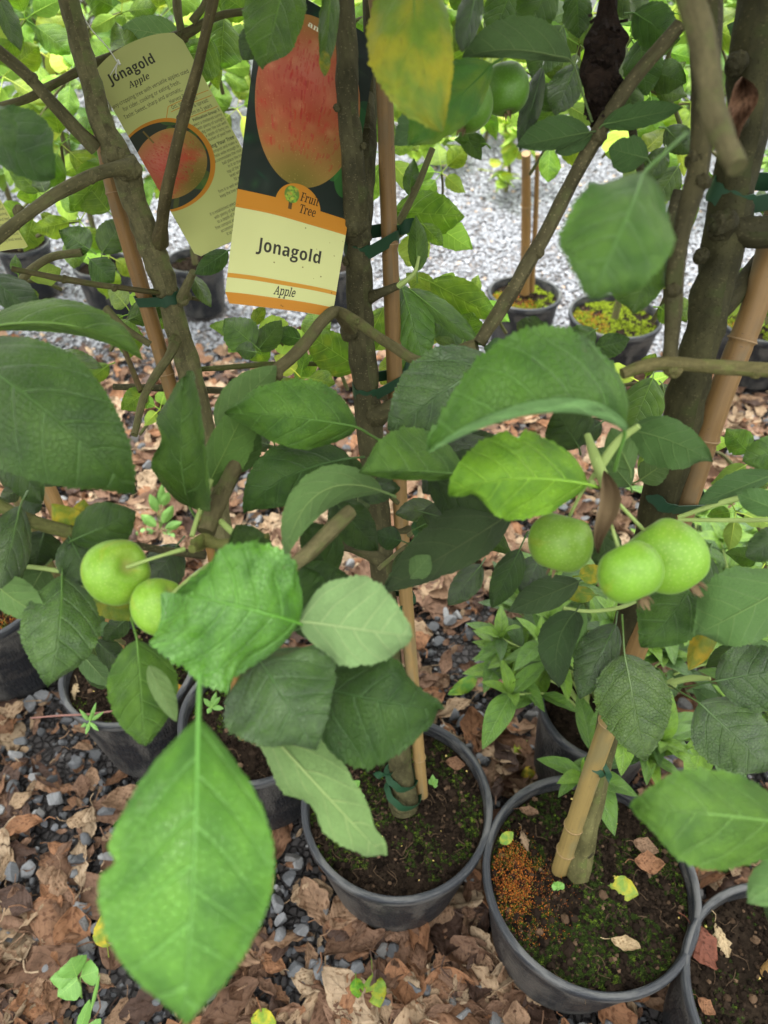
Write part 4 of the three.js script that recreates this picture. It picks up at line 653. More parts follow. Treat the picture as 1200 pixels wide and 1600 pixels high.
// leaves behind the middle tree, tints brightened to stand for light from behind
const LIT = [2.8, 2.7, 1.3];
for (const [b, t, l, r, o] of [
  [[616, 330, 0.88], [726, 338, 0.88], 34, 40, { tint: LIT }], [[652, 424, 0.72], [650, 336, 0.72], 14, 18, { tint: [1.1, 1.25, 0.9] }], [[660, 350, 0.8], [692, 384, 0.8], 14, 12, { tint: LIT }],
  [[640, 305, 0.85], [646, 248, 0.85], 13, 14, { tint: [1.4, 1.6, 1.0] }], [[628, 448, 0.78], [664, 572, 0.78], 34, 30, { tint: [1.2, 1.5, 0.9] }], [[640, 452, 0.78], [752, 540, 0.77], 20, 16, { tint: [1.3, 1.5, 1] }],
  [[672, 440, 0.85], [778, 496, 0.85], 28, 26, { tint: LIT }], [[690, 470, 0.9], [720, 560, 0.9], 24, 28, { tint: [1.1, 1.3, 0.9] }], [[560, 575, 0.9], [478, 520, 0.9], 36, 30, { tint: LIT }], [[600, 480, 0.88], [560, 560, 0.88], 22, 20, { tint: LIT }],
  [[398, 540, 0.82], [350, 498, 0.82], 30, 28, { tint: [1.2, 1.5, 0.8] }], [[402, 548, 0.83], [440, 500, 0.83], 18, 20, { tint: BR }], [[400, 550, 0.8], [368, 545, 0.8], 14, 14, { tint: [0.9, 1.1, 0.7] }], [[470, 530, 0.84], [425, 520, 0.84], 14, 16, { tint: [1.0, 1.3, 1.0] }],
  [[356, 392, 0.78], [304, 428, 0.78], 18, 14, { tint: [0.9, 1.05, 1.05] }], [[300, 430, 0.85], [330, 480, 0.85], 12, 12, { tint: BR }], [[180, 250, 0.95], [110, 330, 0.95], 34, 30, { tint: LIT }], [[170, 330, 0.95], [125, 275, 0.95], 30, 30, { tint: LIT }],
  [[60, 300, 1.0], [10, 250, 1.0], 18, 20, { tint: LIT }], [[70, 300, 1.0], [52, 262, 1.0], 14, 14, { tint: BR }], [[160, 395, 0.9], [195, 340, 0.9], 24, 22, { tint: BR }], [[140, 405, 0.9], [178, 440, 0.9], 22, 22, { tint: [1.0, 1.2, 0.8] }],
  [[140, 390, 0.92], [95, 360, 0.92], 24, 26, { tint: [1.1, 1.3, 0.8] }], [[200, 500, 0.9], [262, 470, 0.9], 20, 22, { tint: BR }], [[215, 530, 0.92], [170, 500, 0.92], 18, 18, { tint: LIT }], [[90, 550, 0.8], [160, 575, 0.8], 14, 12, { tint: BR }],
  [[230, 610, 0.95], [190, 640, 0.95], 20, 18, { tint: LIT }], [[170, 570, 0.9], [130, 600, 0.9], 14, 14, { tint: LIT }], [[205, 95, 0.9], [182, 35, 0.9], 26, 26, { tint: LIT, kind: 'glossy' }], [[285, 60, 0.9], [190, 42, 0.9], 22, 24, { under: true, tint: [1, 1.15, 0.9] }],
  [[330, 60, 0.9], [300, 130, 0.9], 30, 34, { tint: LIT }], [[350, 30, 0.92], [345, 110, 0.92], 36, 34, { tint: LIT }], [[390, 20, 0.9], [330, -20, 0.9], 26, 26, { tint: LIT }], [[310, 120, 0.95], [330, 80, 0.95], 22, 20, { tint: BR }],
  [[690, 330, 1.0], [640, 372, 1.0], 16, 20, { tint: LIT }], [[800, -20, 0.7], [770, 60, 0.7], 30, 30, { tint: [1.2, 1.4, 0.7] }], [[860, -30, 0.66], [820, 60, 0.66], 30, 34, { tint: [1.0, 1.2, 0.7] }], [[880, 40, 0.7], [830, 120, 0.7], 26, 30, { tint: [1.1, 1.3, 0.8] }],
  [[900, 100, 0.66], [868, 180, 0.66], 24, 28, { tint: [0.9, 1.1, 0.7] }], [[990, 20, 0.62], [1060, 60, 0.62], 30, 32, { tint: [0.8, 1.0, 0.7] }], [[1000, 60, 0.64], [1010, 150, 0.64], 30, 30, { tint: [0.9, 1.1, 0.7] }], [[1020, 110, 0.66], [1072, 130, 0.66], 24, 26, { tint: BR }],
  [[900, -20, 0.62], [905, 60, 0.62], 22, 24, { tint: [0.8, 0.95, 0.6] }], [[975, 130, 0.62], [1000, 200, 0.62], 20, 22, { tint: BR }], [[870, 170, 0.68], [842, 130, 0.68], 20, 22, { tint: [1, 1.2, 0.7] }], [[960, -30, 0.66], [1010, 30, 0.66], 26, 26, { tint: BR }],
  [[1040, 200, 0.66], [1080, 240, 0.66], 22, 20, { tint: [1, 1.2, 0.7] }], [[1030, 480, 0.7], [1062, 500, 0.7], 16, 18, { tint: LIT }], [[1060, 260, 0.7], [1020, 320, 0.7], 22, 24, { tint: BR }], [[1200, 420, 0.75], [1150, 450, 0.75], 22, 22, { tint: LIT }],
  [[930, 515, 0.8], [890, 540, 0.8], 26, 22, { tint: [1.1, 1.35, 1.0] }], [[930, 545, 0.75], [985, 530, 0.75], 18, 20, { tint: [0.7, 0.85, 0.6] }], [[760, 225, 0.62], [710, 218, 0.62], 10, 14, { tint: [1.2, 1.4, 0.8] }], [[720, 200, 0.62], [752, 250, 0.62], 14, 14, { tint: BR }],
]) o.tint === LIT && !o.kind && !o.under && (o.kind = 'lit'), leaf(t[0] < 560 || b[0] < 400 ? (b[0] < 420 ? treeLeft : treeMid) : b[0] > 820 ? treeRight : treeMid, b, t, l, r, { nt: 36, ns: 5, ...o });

const LT = [3.4, 3.1, 1.4], MD = [1.9, 1.9, 1.0], DK = [0.5, 0.6, 0.55];  // LT is brightened to stand for light shining through the leaves
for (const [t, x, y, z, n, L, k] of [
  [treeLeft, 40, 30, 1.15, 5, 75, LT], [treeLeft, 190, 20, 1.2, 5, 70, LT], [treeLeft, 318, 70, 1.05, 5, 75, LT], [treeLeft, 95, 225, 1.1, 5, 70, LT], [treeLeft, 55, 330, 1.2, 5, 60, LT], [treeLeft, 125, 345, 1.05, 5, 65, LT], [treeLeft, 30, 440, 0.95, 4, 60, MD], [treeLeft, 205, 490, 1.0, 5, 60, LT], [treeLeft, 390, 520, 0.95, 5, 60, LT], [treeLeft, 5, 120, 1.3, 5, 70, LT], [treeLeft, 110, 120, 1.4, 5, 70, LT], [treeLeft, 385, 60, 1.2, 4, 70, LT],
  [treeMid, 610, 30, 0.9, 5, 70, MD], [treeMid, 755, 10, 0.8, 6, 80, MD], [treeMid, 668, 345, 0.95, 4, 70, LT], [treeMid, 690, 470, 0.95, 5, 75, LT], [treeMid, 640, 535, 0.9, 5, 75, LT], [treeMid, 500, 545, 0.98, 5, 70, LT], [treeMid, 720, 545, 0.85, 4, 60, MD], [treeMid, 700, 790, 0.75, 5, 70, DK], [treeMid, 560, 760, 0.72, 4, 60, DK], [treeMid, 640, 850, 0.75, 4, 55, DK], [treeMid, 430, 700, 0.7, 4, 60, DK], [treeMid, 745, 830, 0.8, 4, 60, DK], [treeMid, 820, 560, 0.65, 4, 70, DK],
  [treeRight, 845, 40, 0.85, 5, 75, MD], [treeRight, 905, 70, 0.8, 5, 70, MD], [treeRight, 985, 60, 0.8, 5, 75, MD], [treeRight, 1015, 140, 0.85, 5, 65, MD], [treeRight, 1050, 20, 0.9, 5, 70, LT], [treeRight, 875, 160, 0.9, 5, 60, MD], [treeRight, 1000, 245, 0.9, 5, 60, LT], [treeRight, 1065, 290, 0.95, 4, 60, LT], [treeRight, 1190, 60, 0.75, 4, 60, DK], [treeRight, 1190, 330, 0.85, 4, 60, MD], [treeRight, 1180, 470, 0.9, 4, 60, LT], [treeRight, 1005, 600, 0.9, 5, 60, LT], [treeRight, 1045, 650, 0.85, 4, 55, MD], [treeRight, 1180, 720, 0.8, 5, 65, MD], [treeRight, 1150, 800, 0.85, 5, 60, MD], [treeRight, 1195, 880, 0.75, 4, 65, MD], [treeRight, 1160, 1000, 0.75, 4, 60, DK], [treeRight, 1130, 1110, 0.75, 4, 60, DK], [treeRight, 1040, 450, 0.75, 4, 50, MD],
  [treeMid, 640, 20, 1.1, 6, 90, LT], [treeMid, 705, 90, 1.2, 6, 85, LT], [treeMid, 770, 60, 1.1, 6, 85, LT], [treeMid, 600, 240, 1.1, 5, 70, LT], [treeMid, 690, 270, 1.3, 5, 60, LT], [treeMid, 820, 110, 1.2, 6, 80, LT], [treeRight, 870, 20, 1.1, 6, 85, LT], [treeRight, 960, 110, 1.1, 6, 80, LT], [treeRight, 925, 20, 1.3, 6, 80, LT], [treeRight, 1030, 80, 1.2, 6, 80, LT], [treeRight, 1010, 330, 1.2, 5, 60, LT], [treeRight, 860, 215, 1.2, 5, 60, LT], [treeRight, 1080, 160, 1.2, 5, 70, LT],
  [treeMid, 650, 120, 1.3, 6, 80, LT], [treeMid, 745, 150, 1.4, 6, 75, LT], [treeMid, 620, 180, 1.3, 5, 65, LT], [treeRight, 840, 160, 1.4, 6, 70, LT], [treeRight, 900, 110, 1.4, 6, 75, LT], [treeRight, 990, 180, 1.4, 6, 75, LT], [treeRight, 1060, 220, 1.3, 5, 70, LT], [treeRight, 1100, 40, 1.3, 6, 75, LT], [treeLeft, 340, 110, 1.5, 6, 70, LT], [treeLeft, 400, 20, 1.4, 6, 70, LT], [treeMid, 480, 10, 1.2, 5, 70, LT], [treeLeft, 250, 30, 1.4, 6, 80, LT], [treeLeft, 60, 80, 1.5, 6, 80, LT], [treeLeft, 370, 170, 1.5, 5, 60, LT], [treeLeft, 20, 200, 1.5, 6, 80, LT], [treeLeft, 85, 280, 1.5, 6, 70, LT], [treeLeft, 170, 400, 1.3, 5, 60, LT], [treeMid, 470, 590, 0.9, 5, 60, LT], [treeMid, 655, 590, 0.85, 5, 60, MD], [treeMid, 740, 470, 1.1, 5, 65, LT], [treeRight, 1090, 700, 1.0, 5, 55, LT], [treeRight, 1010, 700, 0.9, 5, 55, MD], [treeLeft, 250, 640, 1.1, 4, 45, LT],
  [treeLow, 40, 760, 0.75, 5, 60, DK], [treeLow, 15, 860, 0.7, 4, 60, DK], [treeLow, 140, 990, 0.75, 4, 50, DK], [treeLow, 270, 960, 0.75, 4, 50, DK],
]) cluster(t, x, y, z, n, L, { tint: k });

// ------------------------------------------------------------------ apples
apple('lime green apple at the left edge, stalk pointing right', 183, 893, 0.50, 53, [0.72, 0.28, 0.6], [288, 858, 0.51], { tint: [0.92, 1.05, 1], tall: 0.84 });
apple('lime green apple half behind the glossy leaf', 252, 948, 0.49, 47, [0.6, 0.7, 0.2], [330, 880, 0.52], { tint: [0.92, 1.05, 1] });
apple('round apple hanging under the yellow green leaf, behind the pair', 877, 846, 0.52, 51, [0.25, 0.95, 0.1], [930, 740, 0.49], { tint: [0.72, 0.8, 0.85], tall: 0.98, cal: 0.7 });
apple('front apple of the hanging pair, dry eye pointing down', 984, 893, 0.455, 52, [-0.38, 0.88, -0.22], [942, 765, 0.475], { tint: [0.75, 0.92, 0.8], tall: 0.95, cal: 1.4 });
apple('rear apple of the hanging pair, touching the front one', 1042, 868, 0.50, 57, [-0.62, 0.74, -0.16], [950, 770, 0.485], { tint: [0.82, 0.98, 0.85], tall: 1.12, cal: 1.4 });
apple('green apple high in the middle, behind the yellow leaf', 732, 160, 0.545, 40, [0.25, 0.95, 0.0], [770, 45, 0.56], { tint: [0.45, 0.6, 0.7], tall: 1.1 });
apple('green apple high in the middle, right of its neighbour', 790, 138, 0.575, 37, [-0.1, 0.95, 0.0], [772, 40, 0.57], { tint: [0.45, 0.62, 0.7], tall: 1.1 });
// ------------------------------------------------------------------ printed tags
function printed(W, H, draw) {
  const c = document.createElement('canvas'); c.width = W; c.height = H; draw(c.getContext('2d'), W, H);
  const t = new THREE.CanvasTexture(c); t.colorSpace = THREE.SRGBColorSpace; t.magFilter = THREE.LinearFilter; t.anisotropy = 8; return t;
}
function paintApple(g, x, y, rx, ry, sd) {
  g.save(); g.beginPath(); g.ellipse(x, y, rx, ry, 0, 0, Math.PI * 2); g.clip();
  g.fillStyle = '#8f7038'; g.fillRect(x - rx, y - ry, rx * 2, ry * 2); reseed(sd);
  const bl = (cx, cy, r, c) => { const q = g.createRadialGradient(cx, cy, 0, cx, cy, r); q.addColorStop(0, c); q.addColorStop(1, c.replace(/[\d.]+\)$/, '0)')); g.fillStyle = q; g.fillRect(x - rx, y - ry, rx * 2, ry * 2); };
  bl(x - rx * 0.2, y - ry * 0.1, ry * 1.0, 'rgba(158,58,46,0.95)'); bl(x - rx * 0.1, y - ry * 0.35, rx * 0.9, 'rgba(188,112,94,0.8)'); bl(x, y + ry * 0.95, rx * 0.8, 'rgba(92,86,30,0.95)'); bl(x + rx * 0.9, y + ry * 0.5, rx * 0.7, 'rgba(110,94,40,0.8)');
  for (let k = 0; k < 46; k++) bl(x + rr(-0.9, 0.7) * rx, y + rr(-0.7, 0.6) * ry, rr(0.08, 0.25) * rx, `rgba(${rnd() < 0.6 ? '168,52,40' : '190,140,100'},${rr(0.15, 0.4)})`);
  for (let k = 0; k < 420; k++) { const a = Math.max(-0.95, Math.min(0.9, (rr(-1, 1) + rr(-1, 1)) * 0.6 - 0.1)), yy = rr(-0.75, 0.62), cx = x + a * rx * Math.sqrt(1 - yy * yy * 0.8), ln = rr(0.02, 0.13) * ry * (1 - Math.abs(yy) * 0.5); g.strokeStyle = `rgba(${138 + rr(0, 40) | 0},${26 + rr(0, 34) | 0},${24 + rr(0, 24) | 0},${rr(0.08, 0.42)})`; g.lineWidth = rr(0.004, 0.022) * rx * 2; g.beginPath(); g.moveTo(cx, y + yy * ry); g.quadraticCurveTo(cx + rr(-0.02, 0.02) * rx, y + yy * ry + ln * 0.5, cx - a * ln * 0.35 * Math.sign(yy + 0.2), y + yy * ry + ln); g.stroke(); }
  for (let k = 0; k < 700; k++) { g.fillStyle = `rgba(190,160,105,${rr(0.1, 0.4)})`; const s = rr(0.003, 0.010) * rx; g.fillRect(x + rr(-1, 1) * rx, y + rr(-1, 1) * ry, s * 2, s * 2); }
  g.restore();
}
const CREAM = '#b4b77c', ORANGE = '#a8701f', INK = '#2c2a22';
const frontTagTex = printed(700, 2000, (g, W, H) => {
  g.fillStyle = '#18211a'; g.fillRect(0, 0, W, H); reseed(5);
  for (let k = 0; k < 90; k++) { const q = g.createRadialGradient(0, 0, 0, 0, 0, 1); q.addColorStop(0, `rgba(${20 + rr(0, 40) | 0},${40 + rr(0, 50) | 0},${28 + rr(0, 25) | 0},0.5)`); q.addColorStop(1, 'rgba(20,30,24,0)'); g.save(); g.translate(rr(0, W), rr(0, 1420)); g.rotate(rr(0, 3)); g.scale(rr(40, 190), rr(20, 80)); g.fillStyle = q; g.fillRect(-1, -1, 2, 2); g.restore(); }
  for (let k = 0; k < 7; k++) { g.fillStyle = `rgba(${30 + k * 3},${66 + k * 6},${38},0.75)`; g.beginPath(); g.ellipse(560 + rr(-60, 140), 500 + k * 90, rr(30, 70), rr(90, 170), rr(-0.5, 0.5), 0, 7); g.fill(); }
  paintApple(g, 350, 650, 318, 570, 11);
  g.fillStyle = ORANGE; g.fillRect(0, 1325, W, H); g.beginPath(); g.arc(380, 1342, 142, Math.PI, 0); g.fill(); g.fillRect(238, 1340, 284, 60);
  g.fillStyle = CREAM; g.fillRect(0, 1432, W, 502); g.fillStyle = '#ab7a26'; g.fillRect(0, 1822, W, 26);
  g.strokeStyle = 'rgba(190,190,120,0.35)'; g.lineWidth = 2; for (let y = 1440; y < 1815; y += 9) { g.beginPath(); g.moveTo(0, y); g.lineTo(W, y + 2); g.stroke(); }
  g.fillStyle = '#4a3a1c'; g.fillRect(322, 1310, 22, 62); g.fillStyle = '#56702a'; g.beginPath(); g.ellipse(334, 1278, 46, 54, 0, 0, 7); g.fill(); for (let k = 0; k < 60; k++) { g.fillStyle = `rgba(${100 + rr(0, 60) | 0},${130 + rr(0, 50) | 0},50,0.6)`; g.beginPath(); g.arc(334 + rr(-34, 34), 1278 + rr(-42, 42), rr(4, 10), 0, 7); g.fill(); }
  g.fillStyle = '#33240f'; g.textAlign = 'left'; g.font = 'italic bold 80px serif'; g.save(); g.translate(386, 1300); g.scale(0.56, 1); g.fillText('Fruit', 0, 0); g.fillText('Tree', 4, 76); g.restore();
  g.fillStyle = INK; g.textAlign = 'center'; g.font = 'bold 112px sans-serif'; g.save(); g.translate(372, 1668); g.scale(0.86, 1); g.fillText('Jonagold', 0, 0); g.restore();
  g.font = 'italic 74px serif'; g.save(); g.translate(372, 1912); g.scale(0.66, 1); g.lineWidth = 2.5; g.strokeStyle = INK; g.fillText('Apple', 0, 0); g.strokeText('Apple', 0, 0); g.restore();
  g.fillStyle = '#d9dcc0'; g.font = 'bold 54px serif'; g.save(); g.translate(330, 172); g.rotate(0.08); g.fillText('ani', 0, 0); g.restore();
  g.fillStyle = ORANGE; g.fillRect(0, 1934, W, 66);
  for (let k = 0; k < 14; k++) { g.fillStyle = 'rgba(60,50,30,0.55)'; g.beginPath(); g.arc(rr(0, W), rr(1300, 2000), rr(1.5, 5), 0, 7); g.fill(); }
});
const backTagTex = printed(760, 1880, (g, W, H) => {
  g.fillStyle = '#a3a866'; g.fillRect(0, 0, W, H); reseed(9); g.fillStyle = INK;
  const T = (s, x, y, f, sx = 0.8, a = 'center') => { g.font = f; g.textAlign = a; g.save(); g.translate(x, y); g.scale(sx, 1); g.fillText(s, 0, 0); g.restore(); };
  T('Jonagold', 285, 255, 'bold 128px sans-serif', 0.74); T('Apple', 285, 360, 'italic bold 78px serif', 0.78);
  T('Heavy-cropping tree with versatile apples used', 320, 452, '50px sans-serif', 0.68); T('for cider, cooking or eating fresh.', 320, 516, '50px sans-serif', 0.68); T('Taste: Sweet, sharp and aromatic.', 300, 580, '50px sans-serif', 0.68);
  T('Harvest Period:', 520, 640, '46px sans-serif', 0.66); T('Oct, store to Feb', 520, 692, '46px sans-serif', 0.66); T('Height & spread:', 590, 748, '46px sans-serif', 0.66); T('3m x 3m in 5 years', 580, 800, '46px sans-serif', 0.66);
  g.strokeStyle = ORANGE; g.lineWidth = 6; for (const y of [654, 706, 814]) { g.beginPath(); g.moveTo(390, y); g.lineTo(745, y); g.stroke(); } g.beginPath(); g.moveTo(390, 654); g.lineTo(330, 740); g.stroke();
  g.save(); g.translate(0, 0);
  const words = 'select a sheltered sunny spot with plenty of sunlight dig over the soil well to a depth of forty cm add a bucket of peat free compost and make a hole wide enough to accommodate the root ball place the tree in it so that the top of the roots is level with the soil fill with soil and firm it in well water thoroughly keep the tree well watered until it is established'.split(' '); let w = 0;
  const para = (x, y, n, wd, step) => { for (let k = 0; k < n; k++) { let s = ''; while (s.length < wd) s += words[w++ % words.length] + ' '; T(s.trim(), x, y + k * step, '37px sans-serif', 0.64, 'right'); } return y + n * step; };
  T('Pollination Group: 3', 745, 858, 'bold 36px sans-serif', 0.68, 'right'); para(745, 900, 5, 22, 40); T('Planting Your Tree', 745, 1122, 'bold 46px sans-serif', 0.7, 'right'); para(745, 1164, 8, 18, 40); para(745, 1484, 2, 30, 40); T('Care Tips', 745, 1580, 'bold 46px sans-serif', 0.7, 'right'); para(745, 1622, 6, 44, 40); g.restore();
  g.fillStyle = ORANGE; g.beginPath(); g.arc(150, 1080, 392, 0, 7); g.fill();
  g.save(); g.beginPath(); g.arc(135, 1080, 366, 0, 7); g.clip(); g.fillStyle = '#2d3226'; g.fillRect(0, 600, W, 900); for (let k = 0; k < 26; k++) { g.fillStyle = `rgba(${40 + rr(0, 40) | 0},${64 + rr(0, 40) | 0},${36},0.7)`; g.beginPath(); g.ellipse(rr(0, 520), rr(720, 1440), rr(20, 60), rr(60, 150), rr(-2, 2), 0, 7); g.fill(); }
  g.save(); g.translate(190, 1090); g.rotate(-0.5); paintApple(g, 0, 0, 300, 282, 21); g.restore(); g.strokeStyle = '#6b5a2c'; g.lineWidth = 14; g.beginPath(); g.moveTo(150, 870); g.lineTo(120, 740); g.stroke(); g.restore();
});
const edgeTagTex = printed(512, 512, (g, W, H) => { g.fillStyle = '#a0a35c'; g.fillRect(0, 0, W, H); g.fillStyle = INK; g.font = '20px sans-serif'; g.textAlign = 'right'; const l = ['branches that grow inwards in', 'winter and remove any dead wood', 'water well in dry spells during', 'the first two summers and feed', 'in spring with a general feed', 'and mulch round the base']; for (let k = 0; k < 14; k++) g.fillText(l[k % l.length], 500, 120 + k * 27); });
const tagPaper = m => phys({ map: m, roughness: 0.55, specularIntensity: 0.35, color: col(0.86, 0.86, 0.86), side: THREE.DoubleSide });
const tagBack = std({ color: col(0.5, 0.52, 0.3), roughness: 0.5, side: THREE.DoubleSide, name: 'tag_card_edge' });
function hangTag(label, [TL, TR, BL, BR], mat, { arch = 0, bend = 0, curl = 0, round = 0.03 } = {}) {
  const P = [TL, TR, BL, BR].map(q => at(...q)), t = thing('hanging_tag', label, 'plant tag', P[0].clone().lerp(P[1], 0.5)), N = P[1].clone().sub(P[0]).cross(P[2].clone().sub(P[0])).normalize().negate(), NU = 20, NV = 40, dn = P[0].clone().sub(P[2]).normalize(), Hh = P[0].distanceTo(P[2]);
  const f = (i, j, off) => {
    const u = i / NU; let v = j / NV; const e = Math.min(u, 1 - u) / round; 
    const top = arch * (1 - (2 * u - 1) ** 2), rc = e < 1 ? round * (1 - Math.sqrt(1 - (1 - e) ** 2)) * 0.55 : 0; const vv = mixn(-top + rc * (arch ? 1.5 : 1), 1 - rc, v);
    const a = P[0].clone().lerp(P[1], u), b = P[2].clone().lerp(P[3], u);
    return [a.lerp(b, vv).addScaledVector(N, bend * Math.sin(Math.PI * u) + curl * Math.sin(Math.PI * v) + 0.0006 * Math.sin(u * 9 + v * 7) + off), u, 1 - clamp((vv + arch) / (1 + arch))];
  };
  const a = new MB(); a.grid(NU, NV, (i, j) => f(i, j, 0.0004)); part('printed_face', a.geo(), mat, t);
  const b = new MB(); b.grid(NU, NV, (i, j) => f(i, j, -0.0001)); 
  const ring = []; for (let i = 0; i <= NU; i++) ring.push([i, 0]); for (let j = 1; j <= NV; j++) ring.push([NU, j]); for (let i = NU - 1; i >= 0; i--) ring.push([i, NV]); for (let j = NV - 1; j >= 0; j--) ring.push([0, j]);
  b.grid(ring.length - 1, 1, (k, s) => f(...ring[k], s ? 0.0004 : -0.0001)); part('card', b.geo(), tagBack, t);
  return t;
}
hangTag('tall tag with apple picture reading Fruit Tree, Jonagold and Apple', [[412, -34, 0.715], [590, 66, 0.725], [350, 474, 0.685], [519, 496, 0.70]], tagPaper(frontTagTex), { bend: 0.004, curl: 0.004, round: 0.06 });
const roundTag = hangTag('round-topped cream tag with small print and a round apple picture', [[145, 116, 0.825], [280, 52, 0.84], [308, 404, 0.815], [438, 344, 0.82]], tagPaper(backTagTex), { arch: 0.05, bend: 0.003, curl: 0.004, round: 0.05 });
{ const s = new MB(), r = 0.0007; s.tube([[at(184, 98, 0.822), r], [at(168, 74, 0.815), r], [at(140, 42, 0.81), r], [at(116, -6, 0.80), r]], { seg: 6 }); s.tube([[at(184, 98, 0.822), r], [at(178, 108, 0.82), r], [at(172, 118, 0.82), r * 0.6]], { seg: 6 }); s.tube([[at(184, 98, 0.822), r], [at(181, 110, 0.82), r], [at(182, 120, 0.82), r * 0.6]], { seg: 6 }); s.tube([[at(184, 94, 0.82), r * 2], [at(187, 101, 0.82), r * 2]], { seg: 8 }); part('string', s.geo(), std({ color: col(0.5, 0.5, 0.44), roughness: 0.8 }), roundTag); }
hangTag('corner of a cream tag cut off by the left edge', [[-150, 262, 0.78], [-42, 240, 0.78], [-60, 404, 0.76], [45, 387, 0.76]], tagPaper(edgeTagTex), { bend: 0.002 });

// ------------------------------------------------------------------ what lies in the pots
const pebble = (() => { const g = new THREE.IcosahedronGeometry(1, 1), q = g.getAttribute('position'); reseed(77); const mem = new Map(); for (let k = 0; k < q.count; k++) { const key = [q.getX(k), q.getY(k), q.getZ(k)].map(n => n.toFixed(3)).join(); if (!mem.has(key)) mem.set(key, rr(0.7, 1.25)); const s = mem.get(key); q.setXYZ(k, q.getX(k) * s, q.getY(k) * s, q.getZ(k) * s); } g.computeVertexNormals(); return g; })();
const tuft = (() => { const mb = new MB(); reseed(78); for (let k = 0; k < 7; k++) { const a = k * 0.9 + rr(0, 0.6), l = rr(0.35, 0.8), h = rr(0.5, 1); mb.grid(1, 2, (i, j) => { const f = j / 2; return [V3(Math.cos(a) * l * f + (i - 0.5) * 0.3 * (1 - f) * Math.sin(a), h * Math.sin(f * 1.7), Math.sin(a) * l * f - (i - 0.5) * 0.3 * (1 - f) * Math.cos(a)), 0, 0]; }); } return mb.geo(); })();
const spore = (() => { const mb = new MB(); mb.tube([[V3(0, 0, 0), 0.035], [V3(0.05, 0.6, 0.02), 0.03], [V3(0.1, 0.95, 0.05), 0.03]], { seg: 5, per: 2 }); mb.tube([[V3(0.1, 0.93, 0.05), 0.04], [V3(0.16, 1.05, 0.08), 0.12], [V3(0.24, 1.14, 0.1), 0.03]], { seg: 6, per: 2 }); return mb.geo(); })();
const M_CRUMB = phys({ specularIntensity: 0.1, color: col(1, 1, 1), roughness: 0.95, name: 'soil_crumb' }), M_MOSS = tint(0.9, 1, 0.9, 0.9, { name: 'moss' }), M_SPORE = phys({ specularIntensity: 0.3, color: col(1, 1, 1), roughness: 0.7, name: 'orange_moss' }), M_BEAD = std({ color: col(0.55, 0.42, 0.12), roughness: 0.45, name: 'fertiliser_bead' }), M_ROOT = phys({ specularIntensity: 0.1, color: col(0.06, 0.04, 0.025), roughness: 0.9, name: 'root_fibre' });
